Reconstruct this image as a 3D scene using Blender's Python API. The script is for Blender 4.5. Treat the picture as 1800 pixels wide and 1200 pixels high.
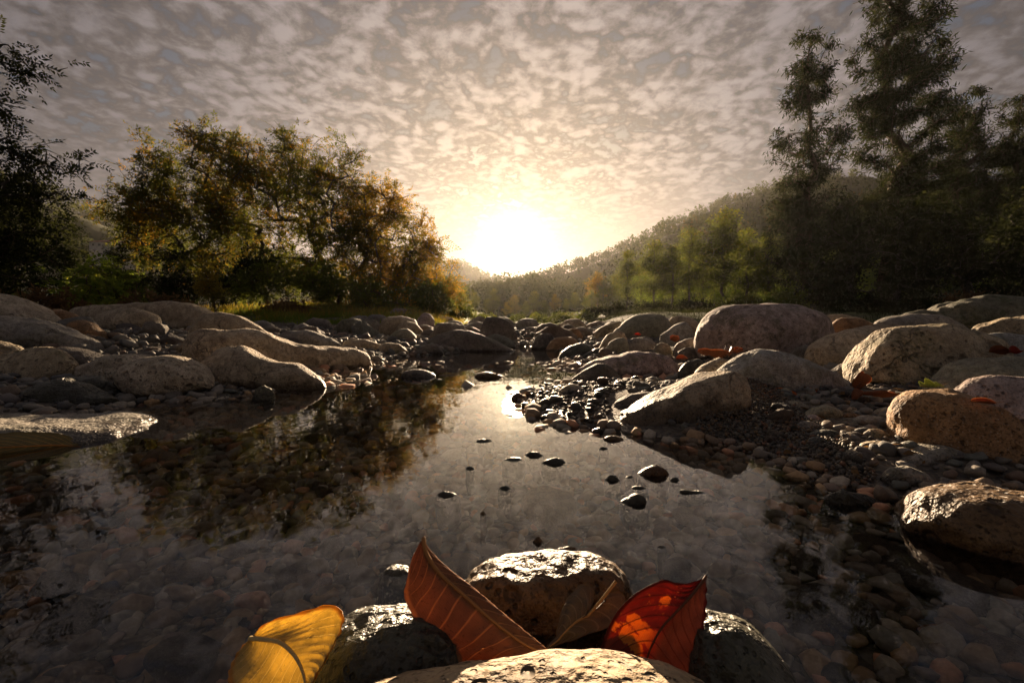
import bpy, math, random
import numpy as np
from mathutils import Vector, Matrix, Quaternion

scene = bpy.context.scene
for _o in list(bpy.data.objects):
    bpy.data.objects.remove(_o)
COL = scene.collection
R = math.radians

# ------------------------------------------------------------------ camera
EYE = 0.32                      # lens height above the water, metres
PITCH = R(1.79)                 # looking slightly down
cam_data = bpy.data.cameras.new('camera')
cam = bpy.data.objects.new('camera', cam_data)
COL.objects.link(cam)
cam_data.lens = 16.0
cam_data.sensor_width = 36.0
cam_data.clip_start = 0.02
cam_data.clip_end = 6000.0
cam.location = (0, 0, EYE)
cam.rotation_euler = (R(90) - PITCH, 0, 0)
scene.camera = cam

# ------------------------------------------------------------------ exposure and sampling
vs = scene.view_settings
vs.view_transform = 'Standard'
vs.look = 'None'
vs.gamma = 1.0
vs.use_curve_mapping = False
vs.exposure = 1.65
cy = scene.cycles
scene.render.engine = 'CYCLES'
cy.use_denoising = True
cy.denoiser = 'OPENIMAGEDENOISE'
cy.use_adaptive_sampling = True
cy.adaptive_threshold = 0.02
cy.max_bounces = 6
cy.diffuse_bounces = 3
cy.glossy_bounces = 3
cy.transmission_bounces = 3
cy.transparent_max_bounces = 10
cy.volume_bounces = 0
cy.caustics_reflective = True
cy.caustics_refractive = False
cy.sample_clamp_indirect = 6.0
cy.blur_glossy = 0.6

# ------------------------------------------------------------------ sun and sky
SUN_EL, SUN_AZ = R(9.9), R(0.4)
SUN_DIR = Vector((math.sin(SUN_AZ) * math.cos(SUN_EL), math.cos(SUN_AZ) * math.cos(SUN_EL), math.sin(SUN_EL)))
sl = bpy.data.lights.new('sun', 'SUN')
sl.energy = 5.0
sl.angle = R(0.6)
sl.color = (1.0, 0.74, 0.48)
sun = bpy.data.objects.new('sun', sl)
COL.objects.link(sun)
sun.rotation_euler = SUN_DIR.to_track_quat('Z', 'Y').to_euler()

class Nodes:
    """tiny expression helper for node trees"""
    def __init__(self, tree):
        self.t = tree
        tree.nodes.clear()
    def n(self, kind, **kw):
        nd = self.t.nodes.new(kind)
        for k, v in kw.items():
            setattr(nd, k, v)
        return nd
    def put(self, sock, v):
        if v is None:
            return
        if isinstance(v, bpy.types.NodeSocket):
            self.t.links.new(v, sock)
        else:
            if isinstance(v, (tuple, list)) and sock.type == 'RGBA' and len(v) == 3:
                v = (*v, 1.0)
            elif isinstance(v, (int, float)) and sock.type == 'RGBA':
                v = (v, v, v, 1.0)
            sock.default_value = v
    def m(self, op, a, b=None, c=None, clamp=False):
        nd = self.n('ShaderNodeMath', operation=op, use_clamp=clamp)
        for s, v in zip(nd.inputs, (a, b, c)):
            self.put(s, v)
        return nd.outputs[0]
    def v(self, op, a, b=None, scale=None):
        nd = self.n('ShaderNodeVectorMath', operation=op)
        self.put(nd.inputs[0], a)
        if b is not None:
            self.put(nd.inputs[1], b)
        if scale is not None:
            self.put(nd.inputs['Scale'], scale)
        return nd.outputs['Value'] if op in ('DOT_PRODUCT', 'LENGTH', 'DISTANCE') else nd.outputs[0]
    def mix(self, f, a, b, blend='MIX'):
        nd = self.n('ShaderNodeMix', data_type='RGBA', blend_type=blend)
        self.put(nd.inputs[0], f)
        self.put(nd.inputs[6], a)
        self.put(nd.inputs[7], b)
        return nd.outputs[2]
    def noise(self, vec, scale, detail=4.0, rough=0.5, dist=0.0, out=0, lac=2.0):
        nd = self.n('ShaderNodeTexNoise')
        self.put(nd.inputs['Vector'], vec)
        self.put(nd.inputs['Scale'], scale)
        nd.inputs['Detail'].default_value = detail
        nd.inputs['Roughness'].default_value = rough
        nd.inputs['Distortion'].default_value = dist
        nd.inputs['Lacunarity'].default_value = lac
        return nd.outputs[out]
    def voro(self, vec, scale, feature='F1', rnd=1.0, out='Distance'):
        nd = self.n('ShaderNodeTexVoronoi', feature=feature)
        self.put(nd.inputs['Vector'], vec)
        self.put(nd.inputs['Scale'], scale)
        nd.inputs['Randomness'].default_value = rnd
        return nd.outputs[out]
    def ramp(self, f, stops, mode='LINEAR'):
        nd = self.n('ShaderNodeValToRGB')
        cr = nd.color_ramp
        cr.interpolation = mode
        while len(cr.elements) < len(stops):
            cr.elements.new(0.5)
        for e, (p, c) in zip(cr.elements, stops):
            e.position = p
            e.color = (c, c, c, 1) if isinstance(c, (int, float)) else (*c, 1)
        self.put(nd.inputs[0], f)
        return nd.outputs[0]
    def step(self, x, a, b, lo=0.0, hi=1.0):
        nd = self.n('ShaderNodeMapRange', interpolation_type='SMOOTHSTEP')
        self.put(nd.inputs[0], x)
        for i, q in enumerate((a, b, lo, hi)):
            self.put(nd.inputs[1 + i], q)
        return nd.outputs[0]
    def bump(self, h, strength, dist, normal=None):
        nd = self.n('ShaderNodeBump')
        nd.inputs['Strength'].default_value = strength
        nd.inputs['Distance'].default_value = dist
        self.put(nd.inputs['Height'], h)
        if normal is not None:
            self.put(nd.inputs['Normal'], normal)
        return nd.outputs[0]

def build_world():
    w = bpy.data.worlds.new('World')
    scene.world = w
    w.use_nodes = True
    N = Nodes(w.node_tree)
    d = N.v('NORMALIZE', N.n('ShaderNodeTexCoord').outputs['Generated'])
    sep = N.n('ShaderNodeSeparateXYZ')
    N.put(sep.inputs[0], d)
    x, y, z = sep.outputs
    sky = N.n('ShaderNodeTexSky', sky_type='NISHITA')
    sky.sun_disc = False
    sky.sun_elevation = SUN_EL
    sky.sun_rotation = SUN_AZ
    sky.air_density = 1.0
    sky.dust_density = 2.5
    sky.ozone_density = 1.5
    sky_c = sky.outputs[0]
    # closeness to the sun (cosine), for the forward scattering of thin cloud
    c = N.m('MAXIMUM', N.v('DOT_PRODUCT', d, tuple(SUN_DIR)), 0.0)
    # cloud sheet: direction projected on a flat layer
    zz = N.m('ADD', N.m('MAXIMUM', z, 0.0), 0.16)
    comb = N.n('ShaderNodeCombineXYZ')
    N.put(comb.inputs[0], N.m('DIVIDE', x, zz))
    N.put(comb.inputs[1], N.m('DIVIDE', y, zz))
    q = comb.outputs[0]
    warp = N.v('SCALE', N.v('SUBTRACT', N.noise(q, 5.0, 2, 0.5, out=1), (0.5, 0.5, 0.5)), scale=0.085)
    q2 = N.v('ADD', q, warp)
    big = N.noise(q, 2.2, 3, 0.55)
    cells = N.voro(q2, 12.0, 'SMOOTH_F1')
    cells2 = N.voro(N.v('ADD', q2, (3.7, 1.9, 0.0)), 27.0, 'SMOOTH_F1')
    puff = N.noise(q2, 25.0, 5, 0.60)
    dens = N.m('ADD', N.m('MULTIPLY', N.m('SUBTRACT', 0.46, cells), 0.95), N.m('MULTIPLY', N.m('SUBTRACT', 0.42, cells2), 0.70))
    dens = N.m('ADD', dens, N.m('MULTIPLY', N.m('SUBTRACT', puff, 0.5), 1.45))
    dens = N.m('ADD', dens, N.m('MULTIPLY', N.m('SUBTRACT', big, 0.5), 0.8))
    cover = N.step(dens, -0.45, -0.10)
    body = N.step(dens, -0.34, 0.48)
    # clouds melt into an even veil low over the horizon
    veil = N.step(z, 0.36, 0.15)
    # radiance of the cloud layer
    glow = N.m('ADD', N.m('MULTIPLY', N.m('POWER', c, 6.5), 1.12), 0.32)
    glow = N.m('ADD', glow, N.m('MULTIPLY', N.m('POWER', c, 16.0), 1.0))
    tint = N.mix(N.m('POWER', c, 5.0), (0.93, 0.86, 0.95), (1.0, 0.80, 0.70))
    tint = N.mix(N.m('POWER', c, 16.0), tint, (1.0, 0.75, 0.53))
    lum = N.m('ADD', 0.38, N.m('MULTIPLY', body, 0.80))
    lum = N.mix(N.m('MULTIPLY', veil, 0.85), lum, 0.86)
    cl = N.v('SCALE', tint, scale=N.m('MULTIPLY', lum, glow))
    gap = N.v('MULTIPLY', sky_c, (0.10, 0.10, 0.11))
    cov = N.m('MAXIMUM', cover, N.m('MULTIPLY', veil, 0.95))
    col = N.mix(cov, gap, cl)
    # aureole and the disc of the sun itself, seen through the thin cloud
    au = N.m('ADD', N.m('MULTIPLY', N.m('POWER', c, 130.0), 1.1), N.m('MULTIPLY', N.m('POWER', c, 700.0), 5.5))
    au = N.m('ADD', au, N.m('MULTIPLY', N.step(c, 0.99955, 0.99985), 120.0))
    col = N.v('ADD', col, N.v('SCALE', (1.0, 0.80, 0.50), scale=au))
    bg = N.n('ShaderNodeBackground')
    N.put(bg.inputs[0], col)
    bg.inputs[1].default_value = 0.12
    out = N.n('ShaderNodeOutputWorld')
    N.t.links.new(bg.outputs[0], out.inputs[0])
    w.cycles.sampling_method = 'MANUAL'
    w.cycles.sample_map_resolution = 1024
build_world()

# ------------------------------------------------------------------ helpers
CP, SP = math.cos(PITCH), math.sin(PITCH)
def ray(px, py):
    x, y = (px - 900) / 800.0, (600 - py) / 800.0
    return x, CP + SP * y, CP * y - SP
def at(px, py, d):
    """the point of that line of sight which lies d metres ahead"""
    X, Y, Z = ray(px, py)
    t = d / Y
    return np.array((X * t, d, EYE + Z * t))
def on(px, py, z=0.0):
    """the point of that line of sight at height z"""
    X, Y, Z = ray(px, py)
    t = (z - EYE) / Z
    return np.array((X * t, Y * t, z))

def smooth(a, b, x):
    t = np.clip((np.asarray(x, float) - a) / (b - a), 0, 1)
    return t * t * (3 - 2 * t)

_rs = np.random.RandomState(7)
_PERM = _rs.permutation(4096).astype(np.int64)
_VAL = _rs.rand(4096) * 2 - 1
def vnoise(p):
    """value noise, p (n,3) -> (n,) in -1..1"""
    p = np.asarray(p, float)
    i = np.floor(p).astype(np.int64)
    f = p - i
    u = f * f * f * (f * (f * 6 - 15) + 10)
    def h(dx, dy, dz):
        a = _PERM[(i[:, 0] + dx) & 4095]
        a = _PERM[(a + i[:, 1] + dy) & 4095]
        return _VAL[_PERM[(a + i[:, 2] + dz) & 4095]]
    x00 = h(0,0,0) * (1-u[:,0]) + h(1,0,0) * u[:,0]
    x10 = h(0,1,0) * (1-u[:,0]) + h(1,1,0) * u[:,0]
    x01 = h(0,0,1) * (1-u[:,0]) + h(1,0,1) * u[:,0]
    x11 = h(0,1,1) * (1-u[:,0]) + h(1,1,1) * u[:,0]
    y0 = x00 * (1-u[:,1]) + x10 * u[:,1]
    y1 = x01 * (1-u[:,1]) + x11 * u[:,1]
    return y0 * (1-u[:,2]) + y1 * u[:,2]
def fbm(p, octaves=4, gain=0.5):
    p = np.asarray(p, float)
    s, a = 0, 1.0
    for o in range(octaves):
        s = s + a * vnoise(p * 2.03 ** o + 17.3 * o)
        a *= gain
    return s

def mesh(name, verts, faces, smooth_shade=True, mat=None):
    """faces: (n,3) or (n,4) int array, or a list of such arrays"""
    if not isinstance(faces, list):
        faces = [faces]
    faces = [np.asarray(f, np.int32) for f in faces if len(f)]
    verts = np.asarray(verts, np.float32)
    me = bpy.data.meshes.new(name)
    me.vertices.add(len(verts))
    me.vertices.foreach_set('co', verts.ravel())
    nl = sum(f.size for f in faces)
    npoly = sum(len(f) for f in faces)
    me.loops.add(nl)
    me.polygons.add(npoly)
    me.loops.foreach_set('vertex_index', np.concatenate([f.ravel() for f in faces]))
    tot = np.concatenate([np.full(len(f), f.shape[1], np.int32) for f in faces])
    start = np.concatenate([[0], np.cumsum(tot)[:-1]]).astype(np.int32)
    me.polygons.foreach_set('loop_start', start)
    me.polygons.foreach_set('loop_total', tot)
    me.polygons.foreach_set('use_smooth', np.full(npoly, bool(smooth_shade)))
    me.update(calc_edges=True)
    if mat is not None:
        me.materials.append(mat)
    return me
def obj(name, data, parent=None, loc=None, label=None, cat=None, group=None, kind=None):
    o = bpy.data.objects.new(name, data)
    COL.objects.link(o)
    if parent is not None:
        o.parent = parent
    if loc is not None:
        o.location = loc
    if label: o['label'] = label
    if cat: o['category'] = cat
    if group: o['group'] = group
    if kind: o['kind'] = kind
    return o

def grid_faces(nu, nv, wrap_v=False):
    """quads of a nu x nv vertex grid (row-major in u)"""
    i, j = np.meshgrid(np.arange(nu - 1), np.arange(nv if wrap_v else nv - 1), indexing='ij')
    i, j = i.ravel(), j.ravel()
    k = (j + 1) % nv
    return np.stack([i * nv + j, i * nv + k, (i + 1) * nv + k, (i + 1) * nv + j], 1)

def icosphere(sub):
    t = (1 + 5 ** 0.5) / 2
    v = [(-1,t,0),(1,t,0),(-1,-t,0),(1,-t,0),(0,-1,t),(0,1,t),(0,-1,-t),(0,1,-t),(t,0,-1),(t,0,1),(-t,0,-1),(-t,0,1)]
    f = [(0,11,5),(0,5,1),(0,1,7),(0,7,10),(0,10,11),(1,5,9),(5,11,4),(11,10,2),(10,7,6),(7,1,8),
         (3,9,4),(3,4,2),(3,2,6),(3,6,8),(3,8,9),(4,9,5),(2,4,11),(6,2,10),(8,6,7),(9,8,1)]
    v = [np.array(p) / np.linalg.norm(p) for p in v]
    for _ in range(sub):
        mid, nf = {}, []
        def md(a, b):
            k = (min(a, b), max(a, b))
            if k not in mid:
                p = v[a] + v[b]
                v.append(p / np.linalg.norm(p))
                mid[k] = len(v) - 1
            return mid[k]
        for a, b, c in f:
            ab, bc, ca = md(a, b), md(b, c), md(c, a)
            nf += [(a, ab, ca), (b, bc, ab), (c, ca, bc), (ab, bc, ca)]
        f = nf
    return np.array(v), np.array(f, np.int32)
ICO = [icosphere(s) for s in range(5)]

def catmull(pts, n):
    """n points along a smooth curve through pts (k,dim)"""
    P = np.asarray(pts, float)
    k = len(P)
    t = np.linspace(0, k - 1, n)
    i = np.clip(np.floor(t).astype(int), 0, k - 2)
    f = (t - i)[:, None]
    p0, p1, p2, p3 = P[np.maximum(i - 1, 0)], P[i], P[i + 1], P[np.minimum(i + 2, k - 1)]
    return 0.5 * (2 * p1 + (p2 - p0) * f + (2*p0 - 5*p1 + 4*p2 - p3) * f**2 + (3*p1 - p0 - 3*p2 + p3) * f**3)

def tube(pts, radii, sides=8):
    """verts, quads of a tube along pts"""
    P = np.asarray(pts, float)
    r = np.broadcast_to(np.asarray(radii, float), (len(P),))
    T = np.gradient(P, axis=0)
    T /= np.linalg.norm(T, axis=1)[:, None] + 1e-9
    up = np.array((0, 0, 1.0)) if abs(T[0, 2]) < 0.9 else np.array((1.0, 0, 0))
    A = np.cross(T, up); A /= np.linalg.norm(A, axis=1)[:, None] + 1e-9
    B = np.cross(T, A)
    th = np.linspace(0, 2 * math.pi, sides, endpoint=False)
    V = P[:, None] + r[:, None, None] * (np.cos(th)[None, :, None] * A[:, None] + np.sin(th)[None, :, None] * B[:, None])
    return V.reshape(-1, 3), grid_faces(len(P), sides, True)
# ------------------------------------------------------------------ materials
def new_mat(name):
    m = bpy.data.materials.new(name)
    m.use_nodes = True
    return m, Nodes(m.node_tree)
def finish(N, shader):
    out = N.n('ShaderNodeOutputMaterial')
    N.t.links.new(shader, out.inputs[0])
def principled(N, color, rough=0.8, normal=None, spec=0.4, coat=None):
    p = N.n('ShaderNodeBsdfPrincipled')
    N.put(p.inputs['Base Color'], color)
    N.put(p.inputs['Roughness'], rough)
    N.put(p.inputs['Specular IOR Level'], spec)
    if normal is not None:
        N.put(p.inputs['Normal'], normal)
    if coat is not None:
        N.put(p.inputs['Coat Weight'], coat)
        p.inputs['Coat Roughness'].default_value = 0.12
    return p.outputs[0]

def rock_material(name, c1, c2, pits=0.0, pit_scale=45.0, lichen=0.0, lichen_col=(0.10, 0.11, 0.045), rough=0.75,
                  wet=1.0, speck=0.0, grain=1.0, veins=0.0, wet_rough=0.26, cracks=0.0, tints=None, wet_all=0.0, wl_top=0.042, gain=1.6):
    """weathered river stone; dark and glossy where the water has wetted it"""
    if c1:
        c1, c2 = tuple(gain * q * k_ for q, k_ in zip(c1, (1.0, 0.96, 0.89))), tuple(gain * q * k_ for q, k_ in zip(c2, (1.0, 0.96, 0.89)))
    m, N = new_mat(name)
    tc = N.n('ShaderNodeTexCoord').outputs['Object']
    info = N.n('ShaderNodeObjectInfo')
    rnd = info.outputs['Random']
    p = N.v('ADD', tc, N.v('SCALE', (13.1, 7.7, 5.3), scale=rnd))
    geo = N.n('ShaderNodeNewGeometry')
    sep = N.n('ShaderNodeSeparateXYZ')
    N.put(sep.inputs[0], geo.outputs['Position'])
    n_big = N.noise(p, 3.5, 2, 0.55)
    n_mid = N.noise(p, 16.0, 3, 0.6)
    n_fine = N.noise(p, 90.0, 3, 0.65)
    if tints:
        base = N.ramp(rnd, [(i / len(tints), tuple(gain * q for q in t)) for i, t in enumerate(tints)], 'CONSTANT')
        base = N.mix(N.step(n_big, 0.35, 0.65), N.v('MULTIPLY', base, (0.72, 0.70, 0.68)), base)
    else:
        base = N.mix(N.step(n_big, 0.32, 0.68), c1, c2)
    base = N.mix(N.step(n_mid, 0.36, 0.66, 0.0, 0.75), base, N.v('MULTIPLY', base, (0.62, 0.59, 0.57)))
    base = N.mix(N.step(N.noise(p, 7.0, 3, 0.6, 0.6), 0.5, 0.64, 0.0, 0.6), base, N.v('MULTIPLY', base, (0.62, 0.60, 0.60)))
    base = N.mix(N.step(n_fine, 0.50, 0.66, 0.0, 0.8 * grain), base, N.v('MULTIPLY', base, (1.25, 1.22, 1.17)))
    n_sp = N.noise(p, 210.0, 1, 0.7)
    base = N.mix(N.step(n_sp, 0.46, 0.34, 0.0, 0.8 * grain), base, N.v('MULTIPLY', base, (0.42, 0.40, 0.38)))
    n_gr = N.noise(p, 42.0, 2, 0.65)
    base = N.mix(N.step(n_gr, 0.52, 0.36, 0.0, 0.65), base, N.v('MULTIPLY', base, (0.60, 0.57, 0.54)))
    h = N.m('ADD', N.m('MULTIPLY', n_mid, 0.6), N.m('ADD', N.m('MULTIPLY', n_gr, 0.35), N.m('MULTIPLY', n_fine, 0.24 * grain)))
    if lichen > 0:
        lm = N.m('MULTIPLY', N.step(N.noise(p, 5.5, 4, 0.7), 0.50, 0.62), N.step(n_fine, 0.30, 0.55))
        base = N.mix(N.m('MULTIPLY', lm, lichen), base, lichen_col)
    if speck > 0:
        sp = N.step(N.voro(p, 120.0), 0.22, 0.12)
        base = N.mix(N.m('MULTIPLY', sp, speck), base, (0.45, 0.40, 0.33))
    if veins > 0:
        vv = N.m('ABSOLUTE', N.m('SUBTRACT', N.noise(p, 2.2, 3, 0.5, 0.8), 0.5))
        base = N.mix(N.m('MULTIPLY', N.step(vv, 0.03, 0.0), veins), base, (0.40, 0.36, 0.31))
    if pits > 0:
        wob = N.v('ADD', p, N.v('SCALE', N.noise(p, pit_scale * 0.8, 2, 0.6, out=1), scale=0.5 / pit_scale))
        pm = None
        for sc in (0.6, 1.7):
            vn = N.n('ShaderNodeTexVoronoi')
            N.put(vn.inputs['Vector'], wob); vn.inputs['Scale'].default_value = pit_scale * sc
            vr = N.n('ShaderNodeSeparateColor'); N.put(vr.inputs[0], vn.outputs['Color'])
            rad = N.m('MULTIPLY', N.m('SUBTRACT', vr.outputs[0], 0.35), 0.55)
            q_ = N.step(N.m('SUBTRACT', rad, vn.outputs['Distance']), -0.12, 0.16)
            pm = q_ if pm is None else N.m('MAXIMUM', pm, q_)
        base = N.mix(N.m('MULTIPLY', pm, 0.55 * pits), base, N.v('MULTIPLY', base, (0.35, 0.33, 0.32)))
        h = N.m('SUBTRACT', h, N.m('MULTIPLY', pm, 0.7 * pits))
    if cracks > 0:
        cw = N.v('ADD', p, N.v('SCALE', N.noise(p, 6.0, 3, 0.6, out=1), scale=0.22))
        ce = N.step(N.voro(cw, 3.2, 'DISTANCE_TO_EDGE'), 0.016, 0.003)
        ce = N.m('MULTIPLY', ce, N.step(n_big, 0.44, 0.56))
        base = N.mix(N.m('MULTIPLY', ce, cracks), base, (0.03, 0.025, 0.02))
        h = N.m('SUBTRACT', h, N.m('MULTIPLY', ce, 0.6 * cracks))
    wl = N.m('ADD', sep.outputs[2], N.m('MULTIPLY', N.m('SUBTRACT', n_mid, 0.5), -0.045 - wl_top * 0.5))
    wm = N.m('MULTIPLY', N.step(wl, wl_top, wl_top * 0.55 - 0.012), wet)
    if wet_all > 0:
        wm = N.m('MAXIMUM', wm, wet_all)
    col = N.mix(wm, base, N.v('MULTIPLY', base, (0.36, 0.33, 0.30)))
    rg = N.m('ADD', N.m('MULTIPLY', N.m('SUBTRACT', n_fine, 0.5), 0.25), rough)
    rg = N.mix(wm, rg, wet_rough)
    nrm = N.bump(h, 1.0, 0.028)
    finish(N, principled(N, col, rg, nrm, 0.35))
    return m

TINTS = [(0.20, 0.175, 0.145), (0.13, 0.125, 0.115), (0.25, 0.21, 0.16), (0.16, 0.155, 0.15), (0.19, 0.14, 0.10), (0.17, 0.175, 0.15),
         (0.28, 0.25, 0.21), (0.11, 0.105, 0.10), (0.22, 0.155, 0.115), (0.21, 0.20, 0.175), (0.15, 0.13, 0.12), (0.24, 0.215, 0.185)]
MAT = {
    'tan': rock_material('tan_stone', (0.30, 0.245, 0.175), (0.40, 0.335, 0.25), 0.5, 60, 0.25, cracks=0.45),
    'tanwet': rock_material('tan_stone_wet_foot', (0.27, 0.225, 0.165), (0.37, 0.31, 0.235), 0.4, 60, 0.25, wl_top=0.062, cracks=0.45),
    'leaning': rock_material('tide_stained_stone', (0.25, 0.21, 0.155), (0.36, 0.30, 0.225), 0.3, 60, 0.2, wl_top=0.115, wet_rough=0.55, cracks=0.45),
    'pitted': rock_material('pitted_stone', (0.31, 0.27, 0.215), (0.42, 0.365, 0.29), 1.0, 42, 0.25),
    'grey': rock_material('grey_stone', (0.19, 0.18, 0.165), (0.27, 0.255, 0.23), 0.2, 70, 0.3, veins=0.25, cracks=0.45),
    'bluegrey': rock_material('blue_grey_stone', (0.22, 0.225, 0.225), (0.31, 0.31, 0.295), 0.1, 70, 0.55, (0.14, 0.135, 0.075)),
    'dark': rock_material('dark_stone', (0.095, 0.085, 0.078), (0.15, 0.13, 0.115), 0.3, 55, 0.2, cracks=0.45),
    'pink': rock_material('pinkish_stone', (0.30, 0.245, 0.235), (0.39, 0.325, 0.31), 1.0, 34, 0.75, (0.13, 0.115, 0.065)),
    'rough': rock_material('rough_stone', (0.24, 0.20, 0.14), (0.36, 0.30, 0.21), 1.0, 26, 0.6, (0.13, 0.12, 0.05), cracks=0.45),
    'brown': rock_material('brown_stone', (0.20, 0.115, 0.058), (0.27, 0.165, 0.085), 0.5, 50, 0.2, speck=0.5),
    'green': rock_material('greenish_stone', (0.20, 0.20, 0.155), (0.27, 0.255, 0.20), 0.1, 60, 0.3),
    'moss': rock_material('mossy_stone', (0.10, 0.10, 0.07), (0.16, 0.15, 0.11), 0.5, 20, 0.9, (0.055, 0.065, 0.022), cracks=0.45),
    'wet': rock_material('wet_stone', (0.19, 0.125, 0.065), (0.28, 0.19, 0.10), 0.7, 60, 0.0, wet_all=0.7, wet_rough=0.46),
    'wetdark': rock_material('wet_dark_stone', (0.085, 0.088, 0.078), (0.13, 0.13, 0.11), 0.3, 90, 0.3, wet_all=0.55, rough=0.5, wet_rough=0.5, cracks=0.45),
    'sand': rock_material('sandy_stone', (0.30, 0.23, 0.145), (0.38, 0.30, 0.195), 0.6, 90, 0.0, wet=0.3, grain=0.6),
    'mixed': rock_material('river_stone_mix', None, None, 0.25, 60, 0.2, tints=TINTS),
    'mixedwet': rock_material('wet_pebble_mix', None, None, 0.0, 60, 0.0, tints=TINTS, wet_all=0.75),
}

def pebble_mass_material(name, wet_all, tints, bright=1.0):
    """colour drawn per pebble of a joined mass"""
    m, N = new_mat(name)
    geo = N.n('ShaderNodeNewGeometry')
    rnd = geo.outputs['Random Per Island']
    tc = N.n('ShaderNodeTexCoord').outputs['Object']
    base = N.ramp(rnd, [(i / len(tints), tuple(bright * c for c in t)) for i, t in enumerate(tints)], 'CONSTANT')
    nf = N.noise(tc, 140.0, 4, 0.6)
    base = N.mix(N.step(nf, 0.35, 0.7, 0, 0.6), N.v('MULTIPLY', base, (0.65, 0.63, 0.6)), base)
    col = N.v('MULTIPLY', base, tuple(1 - 0.5 * wet_all for _ in range(3)))
    finish(N, principled(N, col, 0.75 - 0.4 * wet_all, N.bump(nf, 0.4, 0.004), 0.4))
    return m
BED_TINTS = [(0.19, 0.125, 0.070), (0.14, 0.10, 0.065), (0.24, 0.155, 0.080), (0.12, 0.10, 0.08), (0.30, 0.15, 0.085), (0.15, 0.14, 0.115),
             (0.19, 0.165, 0.13), (0.11, 0.08, 0.055), (0.22, 0.19, 0.15), (0.14, 0.105, 0.08)]
MAT['bed_mass'] = pebble_mass_material('bed_pebbles', 0.0, BED_TINTS, 2.5)
MAT['bed_stone'] = rock_material('bed_stone', None, None, 0.2, 60, 0.15, tints=[tuple(1.45 * c for c in t) for t in BED_TINTS], wet=0.0)
MAT['gravel'] = pebble_mass_material('gravel_grains', 0.35, BED_TINTS, 1.15)
MAT['shingle'] = pebble_mass_material('shingle', 0.1, TINTS, 1.25)

# ------------------------------------------------------------------ terrain
_POOL_PX = [(-500, 1100), (-420, 860), (0, 760), (180, 722), (225, 706), (372, 704), (445, 694), (545, 676), (552, 656), (640, 641), (700, 628), (775, 622),
            (880, 613), (935, 608), (990, 617), (1003, 634), (1012, 648), (1100, 645), (1190, 642), (1225, 662), (1150, 678), (1100, 676), (1050, 676),
            (985, 682), (930, 692), (918, 706), (945, 732), (990, 748), (1080, 757), (1180, 771), (1262, 776), (1330, 796), (1420, 830), (1470, 856), (1550, 876),
            (1600, 878), (1680, 868), (1800, 862), (2000, 868), (2300, 900)]
POOL = np.array([on(x, y)[:2] for x, y in _POOL_PX] + [(1.1, -0.5), (-0.9, -0.5)])
def pool_dist(x, y):
    """signed distance to the shoreline, positive on land"""
    x, y = np.asarray(x, float), np.asarray(y, float)
    best = np.full(x.shape, 1e9)
    inside = np.zeros(x.shape, bool)
    n = len(POOL)
    for i in range(n):
        x0, y0 = POOL[i]; x1, y1 = POOL[(i + 1) % n]
        dx, dy = x1 - x0, y1 - y0
        t = np.clip(((x - x0) * dx + (y - y0) * dy) / (dx * dx + dy * dy), 0, 1)
        best = np.minimum(best, (x - x0 - t * dx) ** 2 + (y - y0 - t * dy) ** 2)
        c = (y0 > y) != (y1 > y)
        if y1 != y0:
            inside ^= c & (x < x0 + (y - y0) * dx / dy)
    s = np.sqrt(best)
    return np.where(inside, -s, s)
def ground_z(x, y):
    x, y = np.atleast_1d(np.asarray(x, float)), np.atleast_1d(np.asarray(y, float))
    s = pool_dist(x, y)
    bed = -0.055 * (1 - np.exp(s / 0.16)) - 0.020 * smooth(0.3, 1.2, -s)
    land = 0.055 * (1 - np.exp(-s / 0.22)) + 0.07 * smooth(0.3, 1.6, s)
    land = land + 0.13 * smooth(7.5, 18, y)
    land = land + 0.30 * smooth(10.6, 13.5, y) * smooth(-1.2, -3.2, x)            # grassy bank, left
    land = land + 0.14 * smooth(-2.2, -3.6, x) * smooth(2.5, 4.5, y)
    land = land + 0.45 * smooth(14, 20, y) * smooth(-1.5, -5, x)
    land = land + 0.75 * smooth(13, 22, y) * smooth(3.0, 7.0, x)                  # dark bank, right
    land = land + 1.1 * smooth(26, 60, y)
    land = land + 5.0 * smooth(40, 130, np.abs(x)) + 2.0 * smooth(60, 200, y)
    bumps = 0.012 * fbm(np.stack([x * 3.1, y * 3.1, x * 0], 1), 3) * smooth(0.0, 0.3, np.abs(s))
    far = 0.10 * fbm(np.stack([x * 0.35, y * 0.35, x * 0 + 4], 1), 3) * smooth(9, 18, np.hypot(x, y))
    return np.where(s < 0, bed, land) + bumps + far
def gz(x, y):
    return float(ground_z(x, y)[0])
def hit(px, py, d0=0.3, d1=40.0):
    """first point of the terrain on a line of sight"""
    d = np.geomspace(d0, d1, 900)
    X, Y, Z = ray(px, py)
    t = d / Y
    z = EYE + Z * t
    g = ground_z(X * t, d)
    g = np.maximum(g, 0.0)
    k = np.argmax(g >= z)
    if g[k] < z[k]:
        k = len(d) - 1
    return np.array((X * t[k], d[k], z[k]))

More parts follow.
